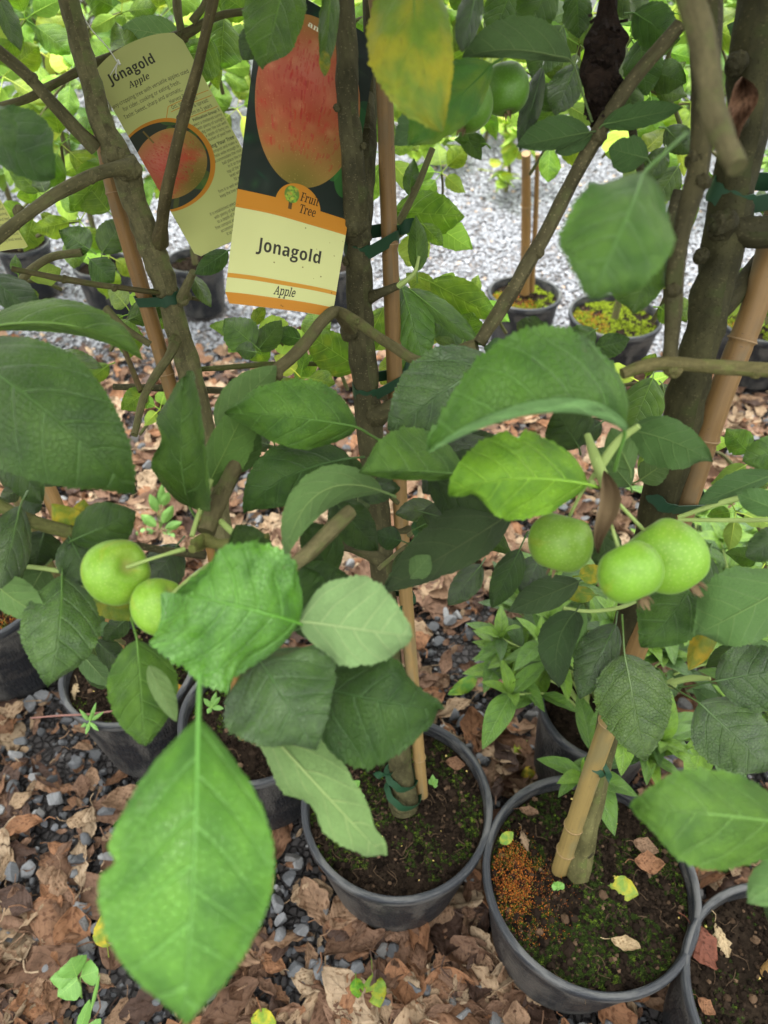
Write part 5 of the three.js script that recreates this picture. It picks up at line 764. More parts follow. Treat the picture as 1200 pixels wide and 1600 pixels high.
function dress(p, sd, o) {
  reseed(sd); const inD = () => { const a = rr(0, Math.PI * 2), r = Math.sqrt(rnd()) * (p.R - 0.014); return [Math.cos(a) * r, Math.sin(a) * r]; }, P = (x, z, y = 0) => V3(p.cx + x, p.sy + p.hs(x, z) + y, p.cz + z);
  const q = () => [rr(0, 6), rr(0, 6), rr(0, 6)], A = [];
  for (let k = 0; k < (o.crumbs ?? 1400); k++) { const [x, z] = inD(), s = rr(0.0008, 0.0034) * (rnd() < 0.06 ? 2 : 1), b = rr(0.3, 1.5); A.push({ p: P(x, z, s * 0.3), s, e: q(), c: rnd() < 0.08 ? col(0.07 * b, 0.045 * b, 0.028 * b) : col(0.014 * b, 0.0095 * b, 0.0065 * b) }); }
  scatter('soil_crumbs', pebble, M_CRUMB, A, p.soilMesh);
  if (o.moss) { const B = []; for (let k = 0; k < o.moss * 6 && B.length < o.moss; k++) { const [x, z] = inD(); if (fbm(x * 26 + sd, z * 26 + sd, 3, 3) < (o.mossAt ?? 0.47)) continue; const b = rr(0.5, 1.3), y = rnd() < (o.bright ?? 0.12); B.push({ p: P(x, z, -0.0005), s: rr(0.0025, 0.0055) * (o.big ?? 1), e: [rr(-0.3, 0.3), rr(0, 6), rr(-0.3, 0.3)], c: o.big ? col(0.2 * b, 0.24 * b, 0.02 * b) : y ? col(0.11 * b, 0.15 * b, 0.02 * b) : col(0.028 * b, 0.042 * b, 0.010 * b) }); } scatter('moss', tuft, M_MOSS, B, p.soilMesh); }
  for (const [cx, cz, rx, n, sc] of o.orange || []) { const B = []; for (let k = 0; k < n; k++) { const a = rr(0, 6.3), r = Math.sqrt(rnd()) * rx, x = cx + Math.cos(a) * r, z = cz + Math.sin(a) * r * 1.3; if (Math.hypot(x, z) > p.R - 0.014) continue; const b = rr(0.6, 1.35); B.push({ p: P(x, z), s: sc * rr(0.6, 1.2), e: [rr(-0.5, 0.5), rr(0, 6), rr(-0.5, 0.5)], c: rnd() < 0.2 ? col(0.15 * b, 0.14 * b, 0.025 * b) : rnd() < 0.5 && p !== potPath && p !== potMossy && p !== potBehind ? col(0.16 * b, 0.045 * b, 0.012 * b) : col(0.34 * b, 0.11 * b, 0.015 * b) }); } scatter('orange_moss', spore, M_SPORE, B, p.soilMesh); }
  if (o.beads) { const B = []; for (let k = 0; k < o.beads; k++) { const [x, z] = inD(); B.push({ p: P(x, z, 0.001), s: rr(0.0013, 0.0021), e: [0, 0, 0] }); } scatter('fertiliser_beads', new THREE.SphereGeometry(1, 10, 8), M_BEAD, B, p.soilMesh); }
  if (o.roots) { const mb = new MB(); for (let k = 0; k < o.roots; k++) { const [x, z] = inD(), a = rr(0, 6.3), l = rr(0.008, 0.03); mb.tube([0, 1, 2, 3].map(i => { const f = i / 3 * l, xx = x + Math.cos(a + i * rr(-0.3, 0.3)) * f, zz = z + Math.sin(a + i * rr(-0.3, 0.3)) * f; return [P(xx, zz, 0.0015 + 0.003 * Math.sin(i)), rr(0.0003, 0.0007)]; }), { seg: 5, per: 3 }); } const m = part('root_fibres', mb.geo(), M_ROOT, p.soilMesh); m.userData.kind = 'stuff'; }
}
{
  // soil surfaces are children of their pots but keep the pot's own frame
  dress(potRight, 31, { crumbs: 3000, moss: 8000, mossAt: 0.38, bright: 0.1, orange: [[-0.108, -0.012, 0.030, 800, 0.0066], [-0.112, 0.022, 0.024, 420, 0.006], [-0.096, -0.034, 0.02, 260, 0.006], [-0.08, 0.0, 0.03, 300, 0.005], [-0.088, 0.045, 0.03, 350, 0.005], [-0.06, 0.02, 0.045, 260, 0.0045], [-0.1, -0.03, 0.04, 200, 0.0045]], beads: 8, roots: 60 });
  dress(potMid, 32, { crumbs: 3000, moss: 3500, mossAt: 0.45, bright: 0.15, bright: 0.2, beads: 14, roots: 60 });
  dress(potCorner, 33, { crumbs: 1800, moss: 300, beads: 8, roots: 30 });
  dress(potLeafy, 34, { crumbs: 1400, moss: 700, mossAt: 0.5, bright: 0.35, beads: 4, roots: 40 });
  dress(potTwig, 35, { crumbs: 1400, moss: 500, mossAt: 0.5, bright: 0.35, beads: 4, roots: 30 });
  dress(potEdge, 36, { crumbs: 500, moss: 600, mossAt: 0.3, bright: 0.6, orange: [[0.07, 0.03, 0.05, 500, 0.009]] });
  dress(potShrub, 37, { crumbs: 500 });
  dress(potPath, 38, { crumbs: 400, moss: 900, mossAt: 0.42, big: 1.7, bright: 0.8, orange: [[-0.06, 0.02, 0.045, 260, 0.010], [0.0, 0.06, 0.03, 120, 0.009]] });
  dress(potMossy, 39, { crumbs: 400, moss: 1800, mossAt: 0.3, big: 1.7, bright: 0.9, orange: [[-0.08, 0.02, 0.06, 300, 0.010]] });
  dress(potBehind, 40, { crumbs: 400, moss: 1500, mossAt: 0.3, big: 1.7, bright: 0.9, orange: [[-0.09, 0.04, 0.05, 200, 0.010]] });
  dress(potTag, 41, { crumbs: 300, moss: 200 });
}

// ------------------------------------------------------------------ fallen leaves, stones, gravel
function dryGeo(s) {                                                 // curled, torn dry leaf about 1 unit long
  reseed(s * 31 + 7); const mb = new MB(), w0 = rr(0.2, 0.37), lob = rnd() < 0.4 ? 0.05 : rr(0.2, 0.45), lf = pick([2.5, 3.5, 4.5]), c1 = rr(-0.9, 1.1) * (s > 10 ? 2.2 : rnd() < 0.25 ? 1.6 : 0.8), c2 = rr(-0.9, 0.9), fx = rr(0, 9), tw = rr(-0.7, 0.7) * (s > 10 ? 2 : 1);
  mb.grid(8, 12, (i, j) => {
    const t = j / 12, u = i / 4 - 1, e = Math.pow(Math.sin(Math.PI * clamp(t, 0.02, 0.985)), 0.65) * (1 - lob * (0.5 + 0.5 * Math.cos(t * Math.PI * 2 * lf))) * (1 + 0.35 * (vnoise(t * 7 + fx, Math.sign(u) * 3 + 5, 3) - 0.5));
    const w = w0 * e, a = c1 * Math.abs(u), x0 = Math.sign(u) * Math.sin(Math.abs(a) + 1e-3) / (Math.abs(a) + 1e-3) * Math.abs(u) * w, y0 = (1 - Math.cos(a)) / (Math.abs(a) + 1e-3) * w * Math.sign(a + 1e-6) * Math.abs(u), th = c2 * (t - 0.5), r = tw * (t - 0.5);
    const cr = 0.13 * (fbm(t * 5 + fx, u * 2.2 + 3, 5, 3) - 0.45) * (0.4 + Math.abs(u)) * 1.6, xx = x0 * Math.cos(r) - (y0 + cr) * Math.sin(r), yy = x0 * Math.sin(r) + (y0 + cr) * Math.cos(r), L = t - 0.5;
    return [V3(xx, yy + (Math.abs(c2) > 0.05 ? (1 - Math.cos(th * 2)) / (2 * c2) : 0), L * (1 - 0.1 * Math.abs(c2))), i / 8, t];
  });
  mb.tube([[V3(0, mb.p[4 * 3 + 1], -0.5), 0.014], [V3(rr(-0.05, 0.05), rr(0, 0.06), -0.64), 0.012], [V3(rr(-0.12, 0.12), rr(0, 0.1), -0.78), 0.014]], { seg: 5, per: 2 });
  return mb.geo();
}
const DGEO = Array.from({ length: 14 }, (_, k) => dryGeo(k + 1));
function stoneGeo(s) { reseed(s * 17 + 3); const g0 = new THREE.IcosahedronGeometry(1, 2), q = g0.getAttribute('position'), pl = Array.from({ length: 9 }, () => [V3(rr(-1, 1), rr(-1, 1), rr(-1, 1)).normalize(), rr(0.36, 0.75)]), sc = [rr(0.8, 1.25), rr(0.55, 0.85), rr(0.75, 1.1)]; for (let k = 0; k < q.count; k++) { const p = V3(q.getX(k), q.getY(k), q.getZ(k)); for (const [n, d] of pl) { const o = p.dot(n) - d; if (o > 0) p.addScaledVector(n, -o); } q.setXYZ(k, p.x * sc[0], p.y * sc[1], p.z * sc[2]); } g0.computeVertexNormals(); const uv = g0.getAttribute('uv'); for (let k = 0; k < q.count; k++) uv.setXY(k, q.getX(k) + q.getZ(k), q.getY(k) + q.getZ(k) * 0.5); return g0; }
const SGEO = Array.from({ length: 8 }, (_, k) => stoneGeo(k + 1));
{
  reseed(501); const leaves = [], stones = [];
  const vis = p => { const [x, y] = seen(p); return x > -420 && x < 1620 && y > -90 && y < 1760; };
  for (let k = 0; k < 15000; k++) {
    const z = -0.05 - Math.pow(rnd(), 1.15) * 4.2, x = rr(-1, 1) * (0.75 + 0.55 * -z), pa = pathness(x, z); if (insidePot(x, z, -0.01) || rnd() < 0.1 + pa * 0.95 || (z < -2.6 && rnd() < 0.6)) continue;
    if (z > -1.1 && fbm(x * 7 + 9, z * 7 + 9, 8, 3) < 0.45 && rnd() < 0.8) continue;
    const s = mixn(0.045, 0.115, Math.pow(rnd(), 1.3)) * (z < -2 ? 0.8 : 1), p = V3(x, 0.008 + rr(0, 0.018), z); if (!vis(p)) continue;
    leaves.push({ p, s, e: [rr(-0.4, 0.4) + (rnd() < 0.4 ? Math.PI : 0), rr(0, 6.3), rr(-0.4, 0.4)], g: Math.floor(rnd() * DGEO.length), m: Math.floor(rnd() * DRY.length), far: z < -1.15 });
  }
  for (let k = 0; k < 6000; k++) {
    const z = -0.05 - rnd() * 1.9, x = rr(-1, 1) * (0.75 + 0.55 * -z); if (insidePot(x, z, 0) || fbm(x * 5 + 9, z * 5 + 9, 8, 3) > 0.56 && rnd() < 0.7) continue;
    const s = rnd() < 0.4 ? rr(0.010, 0.021) : rr(0.003, 0.009), p = V3(x, s * rr(0.2, 0.9) + 0.004, z); if (!vis(p)) continue;
    stones.push({ p, s, e: [rr(0, 6), rr(0, 6), rr(0, 6)], g: Math.floor(rnd() * SGEO.length), m: Math.floor(rnd() * STONE.length) });
  }
  for (let k = 0; k < 8000; k++) {
    const z = -0.05 - rnd() * 2.6, x = rr(-1, 1) * (0.75 + 0.55 * -z); if (insidePot(x, z, 0) || rnd() < pathness(x, z) * 0.97) continue;
    const p = V3(x, rr(0.004, 0.02), z); if (!vis(p)) continue;
    leaves.push({ p, s: rr(0.008, 0.03), e: [rr(-0.8, 0.8), rr(0, 6.3), rr(-0.8, 0.8)], g: Math.floor(rnd() * DGEO.length), m: Math.floor(rnd() * DRY.length) });
  }
  const hidden = e => { const [x, y] = seen(e.p); return x < 0 || x > 1200 || y > 1600 || (x > 165 && x < 420 && y > 1150) || (y > 480 && y < 1050 && x > 100 && x < 610); };
  const put = (list, name, geos, mats, most) => {
    list.sort((a, b) => b.s / -seen(b.p)[2] * (hidden(b) ? 0.01 : 1) - a.s / -seen(a.p)[2] * (hidden(a) ? 0.01 : 1)); list.reverse(); list.sort((a, b) => (b.s / seen(b.p)[2]) * (hidden(b) ? 0.01 : 1) - (a.s / seen(a.p)[2]) * (hidden(a) ? 0.01 : 1));
    for (const e of list.slice(0, most)) { const m = new THREE.Mesh(geos[e.g], mats[e.m]); m.name = name; m.castShadow = m.receiveShadow = true; m.position.copy(e.p); m.rotation.set(...e.e); m.scale.setScalar(e.s); ground.add(m); }
    const rest = list.slice(most); for (let a = 0; a < geos.length; a++) for (let b = a % 3; b < mats.length; b += 3) { const l = rest.filter(e => e.g === a && Math.floor(e.m / 3) === Math.floor(b / 3)); if (l.length) scatter(name === 'stone' ? 'small_stones' : 'leaf_litter', geos[a], mats[b], l, ground); }
  };
  put(leaves, 'fallen_leaf', DGEO, DRY, 300); put(stones, 'stone', SGEO, STONE, 300);
  // grey gravel of the path and grit between the leaves
  const M_GRAVEL = phys({ specularIntensity: 0.4, color: col(1, 1, 1), map: stoneMap, roughness: 0.6, name: 'grey_gravel' });
  const lists = SGEO.map(() => []);
  for (let k = 0; k < 330000; k++) {
    const z = -0.1 - Math.pow(rnd(), 0.8) * 9.4, x = rr(-1, 1) * (0.7 + 0.56 * -z), pa = pathness(x, z); if (insidePot(x, z, 0) || (pa < 0.25 && rnd() < 0.9)) continue;
    const s = rr(0.004, 0.0095) * (z < -3 ? 1.25 : 1), b = rr(0.75, 1.25) * (rnd() < 0.05 ? 1.5 : 1), w = rnd() < 0.02 && pa > 0.3; const p = V3(x, s * rr(-0.25, 0.5), z); if (!vis(p)) continue;
    lists[k % SGEO.length].push({ p, s: V3(s * 1.15, s * 0.7, s * 1.15), e: [rr(-0.4, 0.4), rr(0, 6), rr(-0.4, 0.4)], c: w ? col(0.4 * b, 0.3 * b, 0.22 * b) : col(...[0.205, 0.215, 0.235].map(q => q * b * mixn(0.35, 1, pa))) });
  }
  lists.forEach((l, k) => scatter('gravel', SGEO[k], M_GRAVEL, l, ground));
}
// single fallen leaves that stand out
function lying(label, x, y, h, s, rot, mat, g = 2, name = 'fallen_leaf', tilt = 0.15) { const m = new THREE.Mesh(DGEO[10 + g % 4], mat); m.name = numbered(name); m.position.copy(on(x, y, h)); m.rotation.set(tilt, rot, tilt * 0.7); m.scale.setScalar(s); m.castShadow = m.receiveShadow = true; scene.add(m); tag(m, label, 'fallen leaf'); return m; }
const YEL = dry(0.72, 0.60, 0.16, 0.55), YEL2 = dry(0.62, 0.62, 0.20, 0.5), GRN = dry(0.32, 0.42, 0.08, 0.5), PALE = dry(0.36, 0.28, 0.17), RUST = dry(0.125, 0.045, 0.028, 0.5), ORG = dry(0.72, 0.36, 0.08, 0.5);
{
  let k = 0; const yl = (label, b, t, l, r, o) => { leafCount++; const g = leafGeo({ b, t, l, r, nt: 30, ns: 5, seed: 300 + k++, wave: 0.12, al: 10, ar: 20, ...o }); const m = part(numbered('fallen_leaf'), g, LEAF.yellow, scene); return tag(m, label, 'fallen leaf'); };
  const gp = (x, y, h) => [x, y, depthOn(y, h)];
  yl('pale yellow leaf lying on the mossy soil in front of the thick cane', gp(952, 1384, 0.232), gp(998, 1398, 0.238), 20, 16, { tint: [1.25, 1.35, 3], p: gp(930, 1376, 0.232) });
  yl('yellow leaf edged green on the litter below the middle pot', gp(582, 1522, 0.03), gp(594, 1574, 0.035), 16, 20, { tint: [0.95, 1.15, 2], p: gp(580, 1492, 0.02) });
  yl('lime green leaf beside the green-edged yellow leaf, below the middle pot', gp(556, 1528, 0.03), gp(560, 1560, 0.03), 11, 11, { tint: [0.5, 1, 0.8] });
  yl('round yellow leaf on the litter at the bottom edge', gp(392, 1592, 0.03), gp(432, 1598, 0.03), 16, 16, { tint: [1.3, 1.4, 2], stem: false });
  yl('clear yellow leaf left of the big hanging leaf', gp(168, 1480, 0.03), gp(160, 1430, 0.04), 18, 16, { tint: [1.3, 1.25, 2], p: gp(170, 1496, 0.03) });
  yl('small yellow leaf on the litter behind the mossy soil pot, upper of two', gp(822, 1160, 0.02), gp(804, 1178, 0.03), 9, 10, { tint: [1.1, 1.2, 1] });
  yl('small orange yellow leaf on the litter, touching the rim of the mossy soil pot', gp(838, 1202, 0.03), gp(814, 1212, 0.03), 9, 9, { tint: [1.25, 1.0, 1], p: gp(790, 1220, 0.02) });
  yl('small green fallen leaf in the litter left of the shrub', gp(745, 1055, 0.03), gp(700, 1085, 0.03), 14, 8, { tint: [0.5, 0.95, 1.4] });
  yl('fresh green leaf fallen at the left edge below the edge pot', gp(0, 1040, 0.03), gp(22, 1072, 0.03), 14, 14, { tint: [0.45, 0.9, 0.8], stem: false });
  yl('curled pale green leaf on the orange moss', gp(782, 1318, 0.245), gp(802, 1300, 0.26), 9, 9, { tint: [0.9, 1.2, 3], stem: false });
  yl('orange yellow leaf in the pot with the red twig', gp(262, 1082, 0.235), gp(290, 1074, 0.24), 9, 9, { tint: [1.3, 0.7, 1], stem: false });
}
lying('brown leaf in the right half of the mossy soil, upper of two', 1010, 1322, 0.232, 0.038, 1.2, DRY[1], 3); lying('rust coloured narrow leaf on the mossy soil under the big right leaf', 1014, 1347, 0.235, 0.045, 1.5, DRY[5], 6); lying('small brown leaf standing beside the orange moss', 820, 1312, 0.235, 0.032, 0.2, DRY[3], 5);
lying('pale brown leaf near the back rim of the mossy soil pot', 826, 1268, 0.232, 0.032, 1.3, DRY[1], 8); lying('pale torn leaf on the front of the mossy soil', 976, 1474, 0.232, 0.042, 1.3, PALE, 4); lying('rust red torn leaf in the corner pot', 1100, 1478, 0.232, 0.06, 0.4, RUST, 7); lying('pale shrivelled leaf in the corner pot beside the red one', 1130, 1470, 0.232, 0.05, 0.1, PALE, 9);
lying('orange brown leaf in the corner pot near the bottom edge', 1104, 1572, 0.23, 0.026, 0.8, DRY[5], 2); lying('pale shrivelled leaf in the pot with the red twig', 116, 1078, 0.235, 0.035, 0.1, PALE, 9); lying('brown leaf at the back rim of the middle pot', 712, 1192, 0.235, 0.032, 1.4, DRY[0], 3);

// ------------------------------------------------------------------ twig, seedlings, weeds
{ const t = thing('fallen_twig', 'thin reddish twig lying across the lower left pot rim', 'twig', on(60, 1118, 0.25)), mb = new MB(); mb.tube([[at(48, 1122, 1.245), 0.0013], [at(95, 1118, 1.243), 0.0018], [at(140, 1116, 1.242), 0.0019], [at(182, 1110, 1.242), 0.0016]], { seg: 7 }); mb.tube([[at(140, 1116, 1.242), 0.0014], [at(152, 1120, 1.24), 0.001]], { seg: 6 }); part('stem', mb.geo(), std({ color: col(0.13, 0.055, 0.042), roughness: 0.7 }), t); }
const WEED = phys({ color: col(0.16, 0.34, 0.07), map: leafUnderMap, roughness: 0.6, transmission: 0.2, thickness: 0, vertexColors: true, side: THREE.DoubleSide, name: 'seedling_leaf' }); WEED.color.setRGB(0.75, 1.15, 0.45);
function weed(label, cx, cy, h, list, name = 'weed_seedling') {     // list: [tip dx, tip dy, height of the leaf above the soil, half width]
  const b = on(cx, cy, h), t = thing(name, label, 'seedling', b); const z = depthOn(cy, h);
  for (const [dx, dy, up, w, bx = 0, by = 0] of list) { leafCount++; const zt = z - up, zb = z - up * 0.7; part('leaf', leafGeo({ b: [cx + bx, cy + by, zb], t: [cx + dx, cy + dy, zt], l: w, r: w, seed: leafCount, nt: 18, ns: 4, p: [cx, cy, z], wave: 0.04, teeth: 10 }), WEED, t); }
}
weed('bright green seedling with small paired leaves in the middle pot', 546, 1262, 0.225, [[-10, -22, 0.05, 6, 0, -14], [18, -26, 0.05, 6, 2, -16], [22, -6, 0.04, 7, 4, -10], [-4, -44, 0.07, 6, 0, -30], [16, -42, 0.07, 6, 2, -30], [4, -8, 0.03, 6, 0, -4], [24, -18, 0.045, 5, 4, -18], [-18, -34, 0.06, 6, -2, -26]]);
weed('tiny clover-like seedling in the mossy soil', 872, 1386, 0.23, [[-10, -2, 0.012, 6], [10, -4, 0.012, 6], [0, -9, 0.014, 5], [3, 4, 0.01, 5]]);
weed('three-lobed green weed on the litter at the lower left', 128, 1560, 0.005, [[-38, -2, 0.03, 22, -6, -30], [26, -44, 0.035, 18, -2, -34], [-18, -62, 0.04, 22, -8, -34], [-50, -30, 0.03, 14, -14, -32]]);
weed('narrow green blades at the bottom left edge', 122, 1640, 0.005, [[18, -78, 0.08, 9, 0, -20], [-42, -26, 0.04, 9], [-70, -24, 0.03, 8], [36, -48, 0.04, 12], [34, -118, 0.10, 3, 20, -60]]);
weed('fine feathery weed sprouting at the rim of the lower left pot', 140, 1128, 0.235, [[-16, -20, 0.02, 3], [10, -30, 0.03, 3], [22, -16, 0.02, 3], [-6, 20, 0.03, 3], [14, 14, 0.03, 3], [-14, 8, 0.02, 3], [4, -14, 0.03, 3]]);
weed('moss green sprig in the pot behind the big hanging leaf', 330, 1105, 0.225, [[-12, -14, 0.02, 4], [14, -16, 0.02, 4], [20, 2, 0.02, 4], [-6, 10, 0.02, 4], [8, -24, 0.02, 4]]);
weed('light green weeds on the litter seen between the left branches', 250, 830, 0.005, [[-30, -26, 0.05, 8, -6, -8], [20, -40, 0.06, 8, 4, -12], [-16, -58, 0.07, 7, -4, -30], [34, -14, 0.04, 7, 8, -4], [4, -74, 0.06, 6, 0, -40], [-40, 4, 0.03, 7, -10, 0], [24, 10, 0.03, 7, 6, 2], [14, -62, 0.07, 7, 4, -40]]);
weed('pale sprout with a yellow leaf between trunk and cut stub', 548, 830, 0.005, [[-12, -24, 0.06, 8, -2, -8], [10, -36, 0.06, 7, 2, -12], [16, -10, 0.04, 7, 3, -4]]);
weed('small green sprout on the soil of the pot with the middle tree, by the cane', 676, 1226, 0.228, [[-6, -8, 0.01, 4], [8, -8, 0.012, 4], [0, -16, 0.012, 4], [8, 2, 0.01, 4]]);
// two leafy shrubs with long leaves in whorls
const blade = [0.5, 0.62, 0.42].map((w, k) => { const mb = new MB(); reseed(k + 60); const c = rr(0.5, 1.0); mb.grid(6, 14, (i, j) => { const t = j / 14, u = i / 3 - 1, wd = w * 0.37 * Math.pow(Math.sin(Math.PI * Math.pow(clamp(t, 0.02, 0.995), 0.9)), 0.8); return [V3(u * wd, 0.12 * Math.abs(u) * wd * 4 - c * 0.45 * t * t + 0.01 * Math.sin(t * 20 + u), t), i / 6, t]; }); return mb.geo(); });
const SHRUB = [[0.7, 1.05, 0.4], [1.4, 1.8, 0.5], [2.4, 2.6, 0.7]].map(c => { const m = LEAF.glossy.clone(); m.color = col(...c); m.roughness = 0.42; m.vertexColors = false; m.transmission = 0.25; m.name = 'shrub_leaf'; return m; });
function shrub(label, cx, cy0, cz, R, H, n, len, sd, whole) {
  reseed(sd); const t = thing('leafy_shrub', label, 'shrub', V3(cx, cy0, cz)), st = new MB(); let c = 0; const rest = [];
  for (let k = 0; k < n; k++) {
    const a = rr(0, 6.3), r = Math.sqrt(rnd()) * R, top = V3(cx + Math.cos(a) * r, cy0 + H * rr(0.45, 1) * (1 - 0.35 * (r / R) ** 2), cz + Math.sin(a) * r), b = V3(cx + Math.cos(a) * r * 0.15, cy0, cz + Math.sin(a) * r * 0.15), m = b.clone().lerp(top, 0.55).add(V3(-Math.cos(a) * r * 0.12, 0.02, -Math.sin(a) * r * 0.12));
    st.tube([[b, 0.0028], [m, 0.0022], [top, 0.0014]], { seg: 6, per: 5 });
    const d = top.clone().sub(m).normalize();
    for (let q = 0; q < 8; q++) {
      const an = q * 2.4 + k, el = q < 3 ? rr(0.7, 1.1) : rr(-0.1, 0.5), p = q < 5 ? top.clone() : m.clone().lerp(top, rr(0.3, 0.9)), dir = V3(Math.cos(an) * Math.cos(el), Math.sin(el), Math.sin(an) * Math.cos(el)).addScaledVector(d, 0.4).normalize(), X = dir.clone().cross(V3(0, 1, 0)).normalize(), Y = X.clone().cross(dir).normalize().negate();
      const mt = new THREE.Matrix4().makeBasis(X.clone().negate(), Y.clone().negate(), dir), quat = new THREE.Quaternion().setFromRotationMatrix(mt), s = len * rr(0.7, 1.2) * (q < 3 ? 0.75 : 1);
      const me = new THREE.Mesh(blade[c % 3], SHRUB[q < 3 ? 2 : pick([0, 1, 1, 2])]); me.name = 'leaf'; me.castShadow = me.receiveShadow = true; me.position.copy(p).sub(t.position); me.quaternion.copy(quat); me.scale.setScalar(s); if (c < 300) t.add(me); c++;
    }
  }
  part('stems', st.geo(), STALK, t); return t;
}
shrub('glossy green shrub with long leaves in a pot behind the right cane', potShrub.cx, potShrub.sy, potShrub.cz, 0.19, 0.30, 37, 0.075, 71);
{ const c = on(1150, 1010, 0.1); shrub('light green leafy shrub at the right edge behind the cane and apples', c.x + 0.02, 0.02, c.z, 0.22, 0.30, 37, 0.075, 72); }
{ const c = on(1085, 900, 0.02); shrub('low pale green shrub on the gravel right of the thick cane', c.x, 0.0, c.z, 0.2, 0.16, 22, 0.07, 73); }

// ------------------------------------------------------------------ saplings and growth in the background
const flatLeaf = [0, 1, 2, 3].map(k => { const mb = new MB(); reseed(k + 90); const fo = rr(0.1, 0.45), cu = rr(-0.1, 0.5), w0 = rr(0.26, 0.36); mb.grid(4, 8, (i, j) => { const t = j / 8, u = i / 2 - 1, w = w0 * LW(t); return [V3(u * w, fo * Math.abs(u) * w - cu * t * t + 0.03 * Math.sin(t * 9 + u * 3), t), i / 4, t]; }); return mb.geo(); });
const BGL = [[3.4, 3.3, 1.6], [4.8, 4.0, 1.8], [2.4, 2.6, 1.8], [7, 4.4, 1.8], [2.8, 3.0, 4.0]].map((c, k) => { const m = LEAF.top.clone(); m.color = col(...c); m.vertexColors = false; m.transmission = 0.45; m.roughness = 0.6; m.name = 'background_leaf'; return m; });  // copies of the upper-side leaf, colour raised in place of backlight
function sapling(label, x, z, y0, H, R, n, sd, o = {}) {
  reseed(sd); const t = thing('young_tree', label, 'young tree', V3(x, y0, z)), lean = [rr(-0.05, 0.05), rr(-0.05, 0.05)], tr = new MB(), P = f => V3(x + lean[0] * f * H + 0.01 * Math.sin(f * 9), y0 + H * f, z + lean[1] * f * H);
  tr.tube([0, 0.25, 0.5, 0.75, 1].map(f => [P(f), 0.011 * (1 - 0.6 * f)]), { seg: 9, per: 5 }); part('trunk', tr.geo(), BARK.left, t);
  const tw = new MB(); let c = 0; const nb = Math.max(5, Math.round(n / 9));
  for (let k = 0; k < nb; k++) { const f = rr(o.from ?? 0.25, 1), a = k * 2.4 + rr(-0.4, 0.4), l = R * rr(0.5, 1.1) * (1.1 - 0.5 * f), b = P(f), e = b.clone().add(V3(Math.cos(a) * l, l * rr(0.1, 0.8), Math.sin(a) * l)); tw.tube([[b, 0.004], [b.clone().lerp(e, 0.5).add(V3(0, 0.02, 0)), 0.003], [e, 0.002]], { seg: 6, per: 4 });
    for (let q = 0; q < 9 && c < 300; q++, c++) { const m = new THREE.Mesh(pick(flatLeaf), BGL[(o.mats || [0, 1, 2, 4])[Math.floor(rnd() * (o.mats || [0, 1, 2, 4]).length)]]); m.name = 'leaf'; m.castShadow = m.receiveShadow = true; m.position.copy(b.clone().lerp(e, rr(0.2, 1.05))).add(V3(rr(-0.03, 0.03), rr(-0.03, 0.03), rr(-0.03, 0.03))).sub(t.position); m.rotation.set(rr(-0.6, 0.9), rr(0, 6.3), rr(-0.5, 0.5), 'YXZ'); m.scale.setScalar((o.leaf ?? 0.08) * rr(0.75, 1.35)); t.add(m); } }
  part('branches', tw.geo(), BARK.left, t); return t;
}
sapling('young tree in the pot seen below the round-topped tag', potTag.cx, potTag.cz, 0.17, 1.0, 0.24, 110, 201);
sapling('young tree in the shaded small pot left of the left trunk', potDark.cx, potDark.cz, 0.17, 0.9, 0.26, 130, 202);
sapling('young tree in the small pot under the cut-off tag', potFar.cx, potFar.cz, 0.17, 0.9, 0.26, 130, 203);
sapling('young tree in the mossy pot beside the gravel path', potMossy.cx, potMossy.cz, 0.17, 1.1, 0.22, 90, 204, { from: 0.45 });
sapling('young tree in the pot behind the right trunk', potBehind.cx, potBehind.cz, 0.17, 1.1, 0.25, 110, 205, { from: 0.35 });
sapling('tall young tree at the back in the upper left corner', -2.3, -3.9, 0.0, 1.0, 0.75, 300, 206, { leaf: 0.11, mats: [0, 1, 2, 4, 4, 3] });
sapling('young tree with yellowish leaves at the back, right of the upper left corner', -1.45, -4.3, 0.0, 0.95, 0.7, 300, 207, { leaf: 0.11, mats: [1, 3, 0, 4] });
sapling('bushy young tree at the back above the round-topped tag', -0.75, -4.7, 0.0, 0.9, 0.6, 280, 208, { leaf: 0.10, mats: [0, 1, 3, 1] });
sapling('young tree on the far side of the gravel behind the tall tag', -0.2, -5.3, 0.0, 0.8, 0.5, 220, 209, { leaf: 0.10, mats: [1, 3, 1] });
sapling('low bright plant on the gravel between canes and hanging apples', 0.55, -4.3, 0.0, 0.45, 0.3, 90, 210, { leaf: 0.10, mats: [1, 3, 1], from: 0.1 });
sapling('bright young tree at the back behind the hanging apples', 0.75, -5.2, 0.0, 0.95, 0.6, 270, 211, { leaf: 0.11, mats: [1, 3, 0] });
{ const c = on(790, 300, 0); sapling('small bright plant on the gravel beyond the pot with two thin stakes', c.x, c.z, 0, 0.34, 0.22, 60, 220, { leaf: 0.09, mats: [1, 3, 1], from: 0.1 }); }
{ const c = on(668, 262, 0); sapling('small bright plant on the gravel just right of the thin brown cane', c.x, c.z, 0, 0.3, 0.2, 50, 221, { leaf: 0.09, mats: [1, 0, 1], from: 0.1 }); }
sapling('bright young tree at the back in the upper right', 1.9, -4.5, 0.0, 1.1, 0.6, 280, 212, { leaf: 0.11, mats: [1, 0, 2] });
sapling('green young tree at the back behind the right tree', 1.3, -3.5, 0.0, 1.2, 0.4, 240, 213, { leaf: 0.09, mats: [0, 1, 2] });
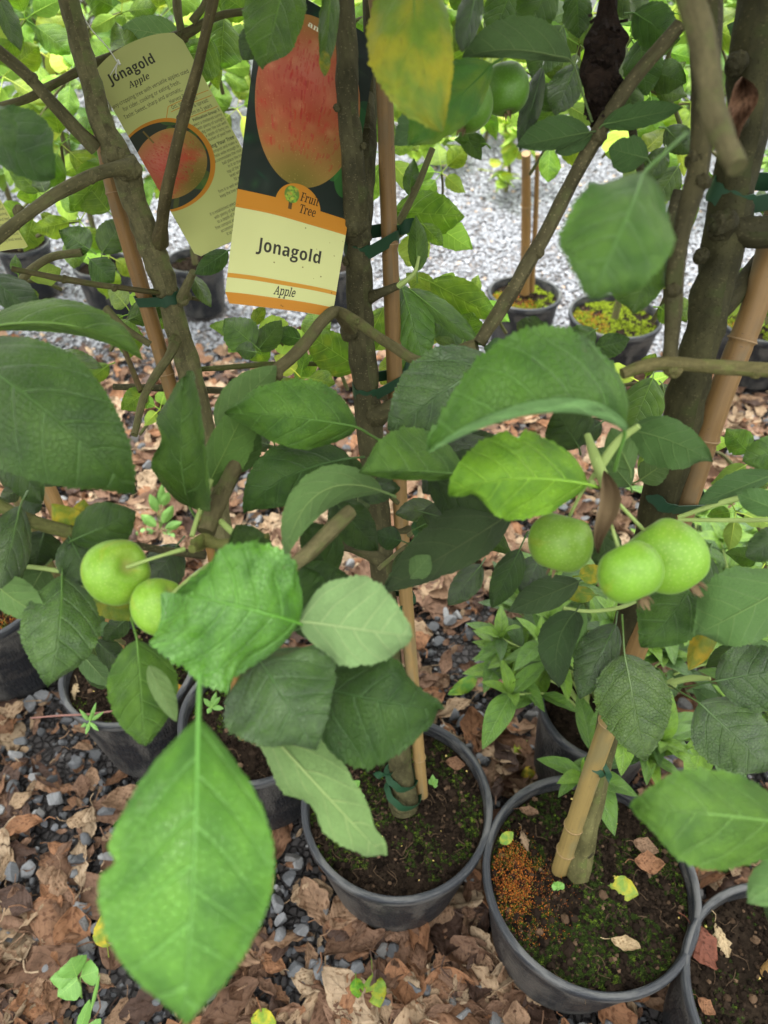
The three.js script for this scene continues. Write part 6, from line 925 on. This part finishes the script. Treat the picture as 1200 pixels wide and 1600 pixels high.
sapling('young tree at the left edge behind the dark blue green leaf', -1.55, -2.75, 0.0, 0.9, 0.4, 240, 214, { leaf: 0.085, mats: [0, 1, 2, 4] });
{ // a far mass of growth along the back of the yard
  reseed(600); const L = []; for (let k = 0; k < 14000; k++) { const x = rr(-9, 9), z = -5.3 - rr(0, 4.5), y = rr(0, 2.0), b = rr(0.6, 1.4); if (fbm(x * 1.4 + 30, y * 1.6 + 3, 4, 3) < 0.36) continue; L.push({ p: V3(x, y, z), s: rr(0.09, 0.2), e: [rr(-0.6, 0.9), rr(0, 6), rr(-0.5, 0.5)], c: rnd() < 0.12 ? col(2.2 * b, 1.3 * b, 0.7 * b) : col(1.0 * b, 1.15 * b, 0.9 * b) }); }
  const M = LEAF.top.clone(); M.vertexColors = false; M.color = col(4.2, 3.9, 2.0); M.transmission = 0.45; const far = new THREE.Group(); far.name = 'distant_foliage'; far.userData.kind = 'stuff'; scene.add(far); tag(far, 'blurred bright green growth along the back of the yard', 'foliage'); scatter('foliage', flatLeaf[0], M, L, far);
}
// unseen crowns of the near trees, added above the view to shade the foreground
for (const [t, x, z, sd] of [[treeMid, -0.05, -0.75, 1], [treeRight, 0.4, -0.75, 2], [treeLeft, -0.5, -0.85, 3], [treeLow, -0.85, -0.6, 4]]) {
  reseed(800 + sd); const L = []; for (let k = 0; k < 2200; k++) { const p = V3(x + rr(-0.55, 0.55), rr(1.25, 2.2), z + rr(-0.55, 0.5)), [sx, sy, sz] = seen(p); if (sz > 0.02 && sy > -60 - 150 / sz && sx > -60 - 150 / sz && sx < 1260 + 150 / sz) continue; if (p.distanceTo(camera.position) < 0.35) continue; if (L.length > 560) break; L.push({ p, s: rr(0.06, 0.10), e: [rr(-0.6, 0.9), rr(0, 6), rr(-0.5, 0.5)], c: col(1, rr(0.9, 1.2), 0.9) }); }
  const M = LEAF.top.clone(); M.vertexColors = false; scatter('shade_crown', flatLeaf[1], M, L, t);
}
console.log('leaves', leafCount);
renderer.render(scene, camera);
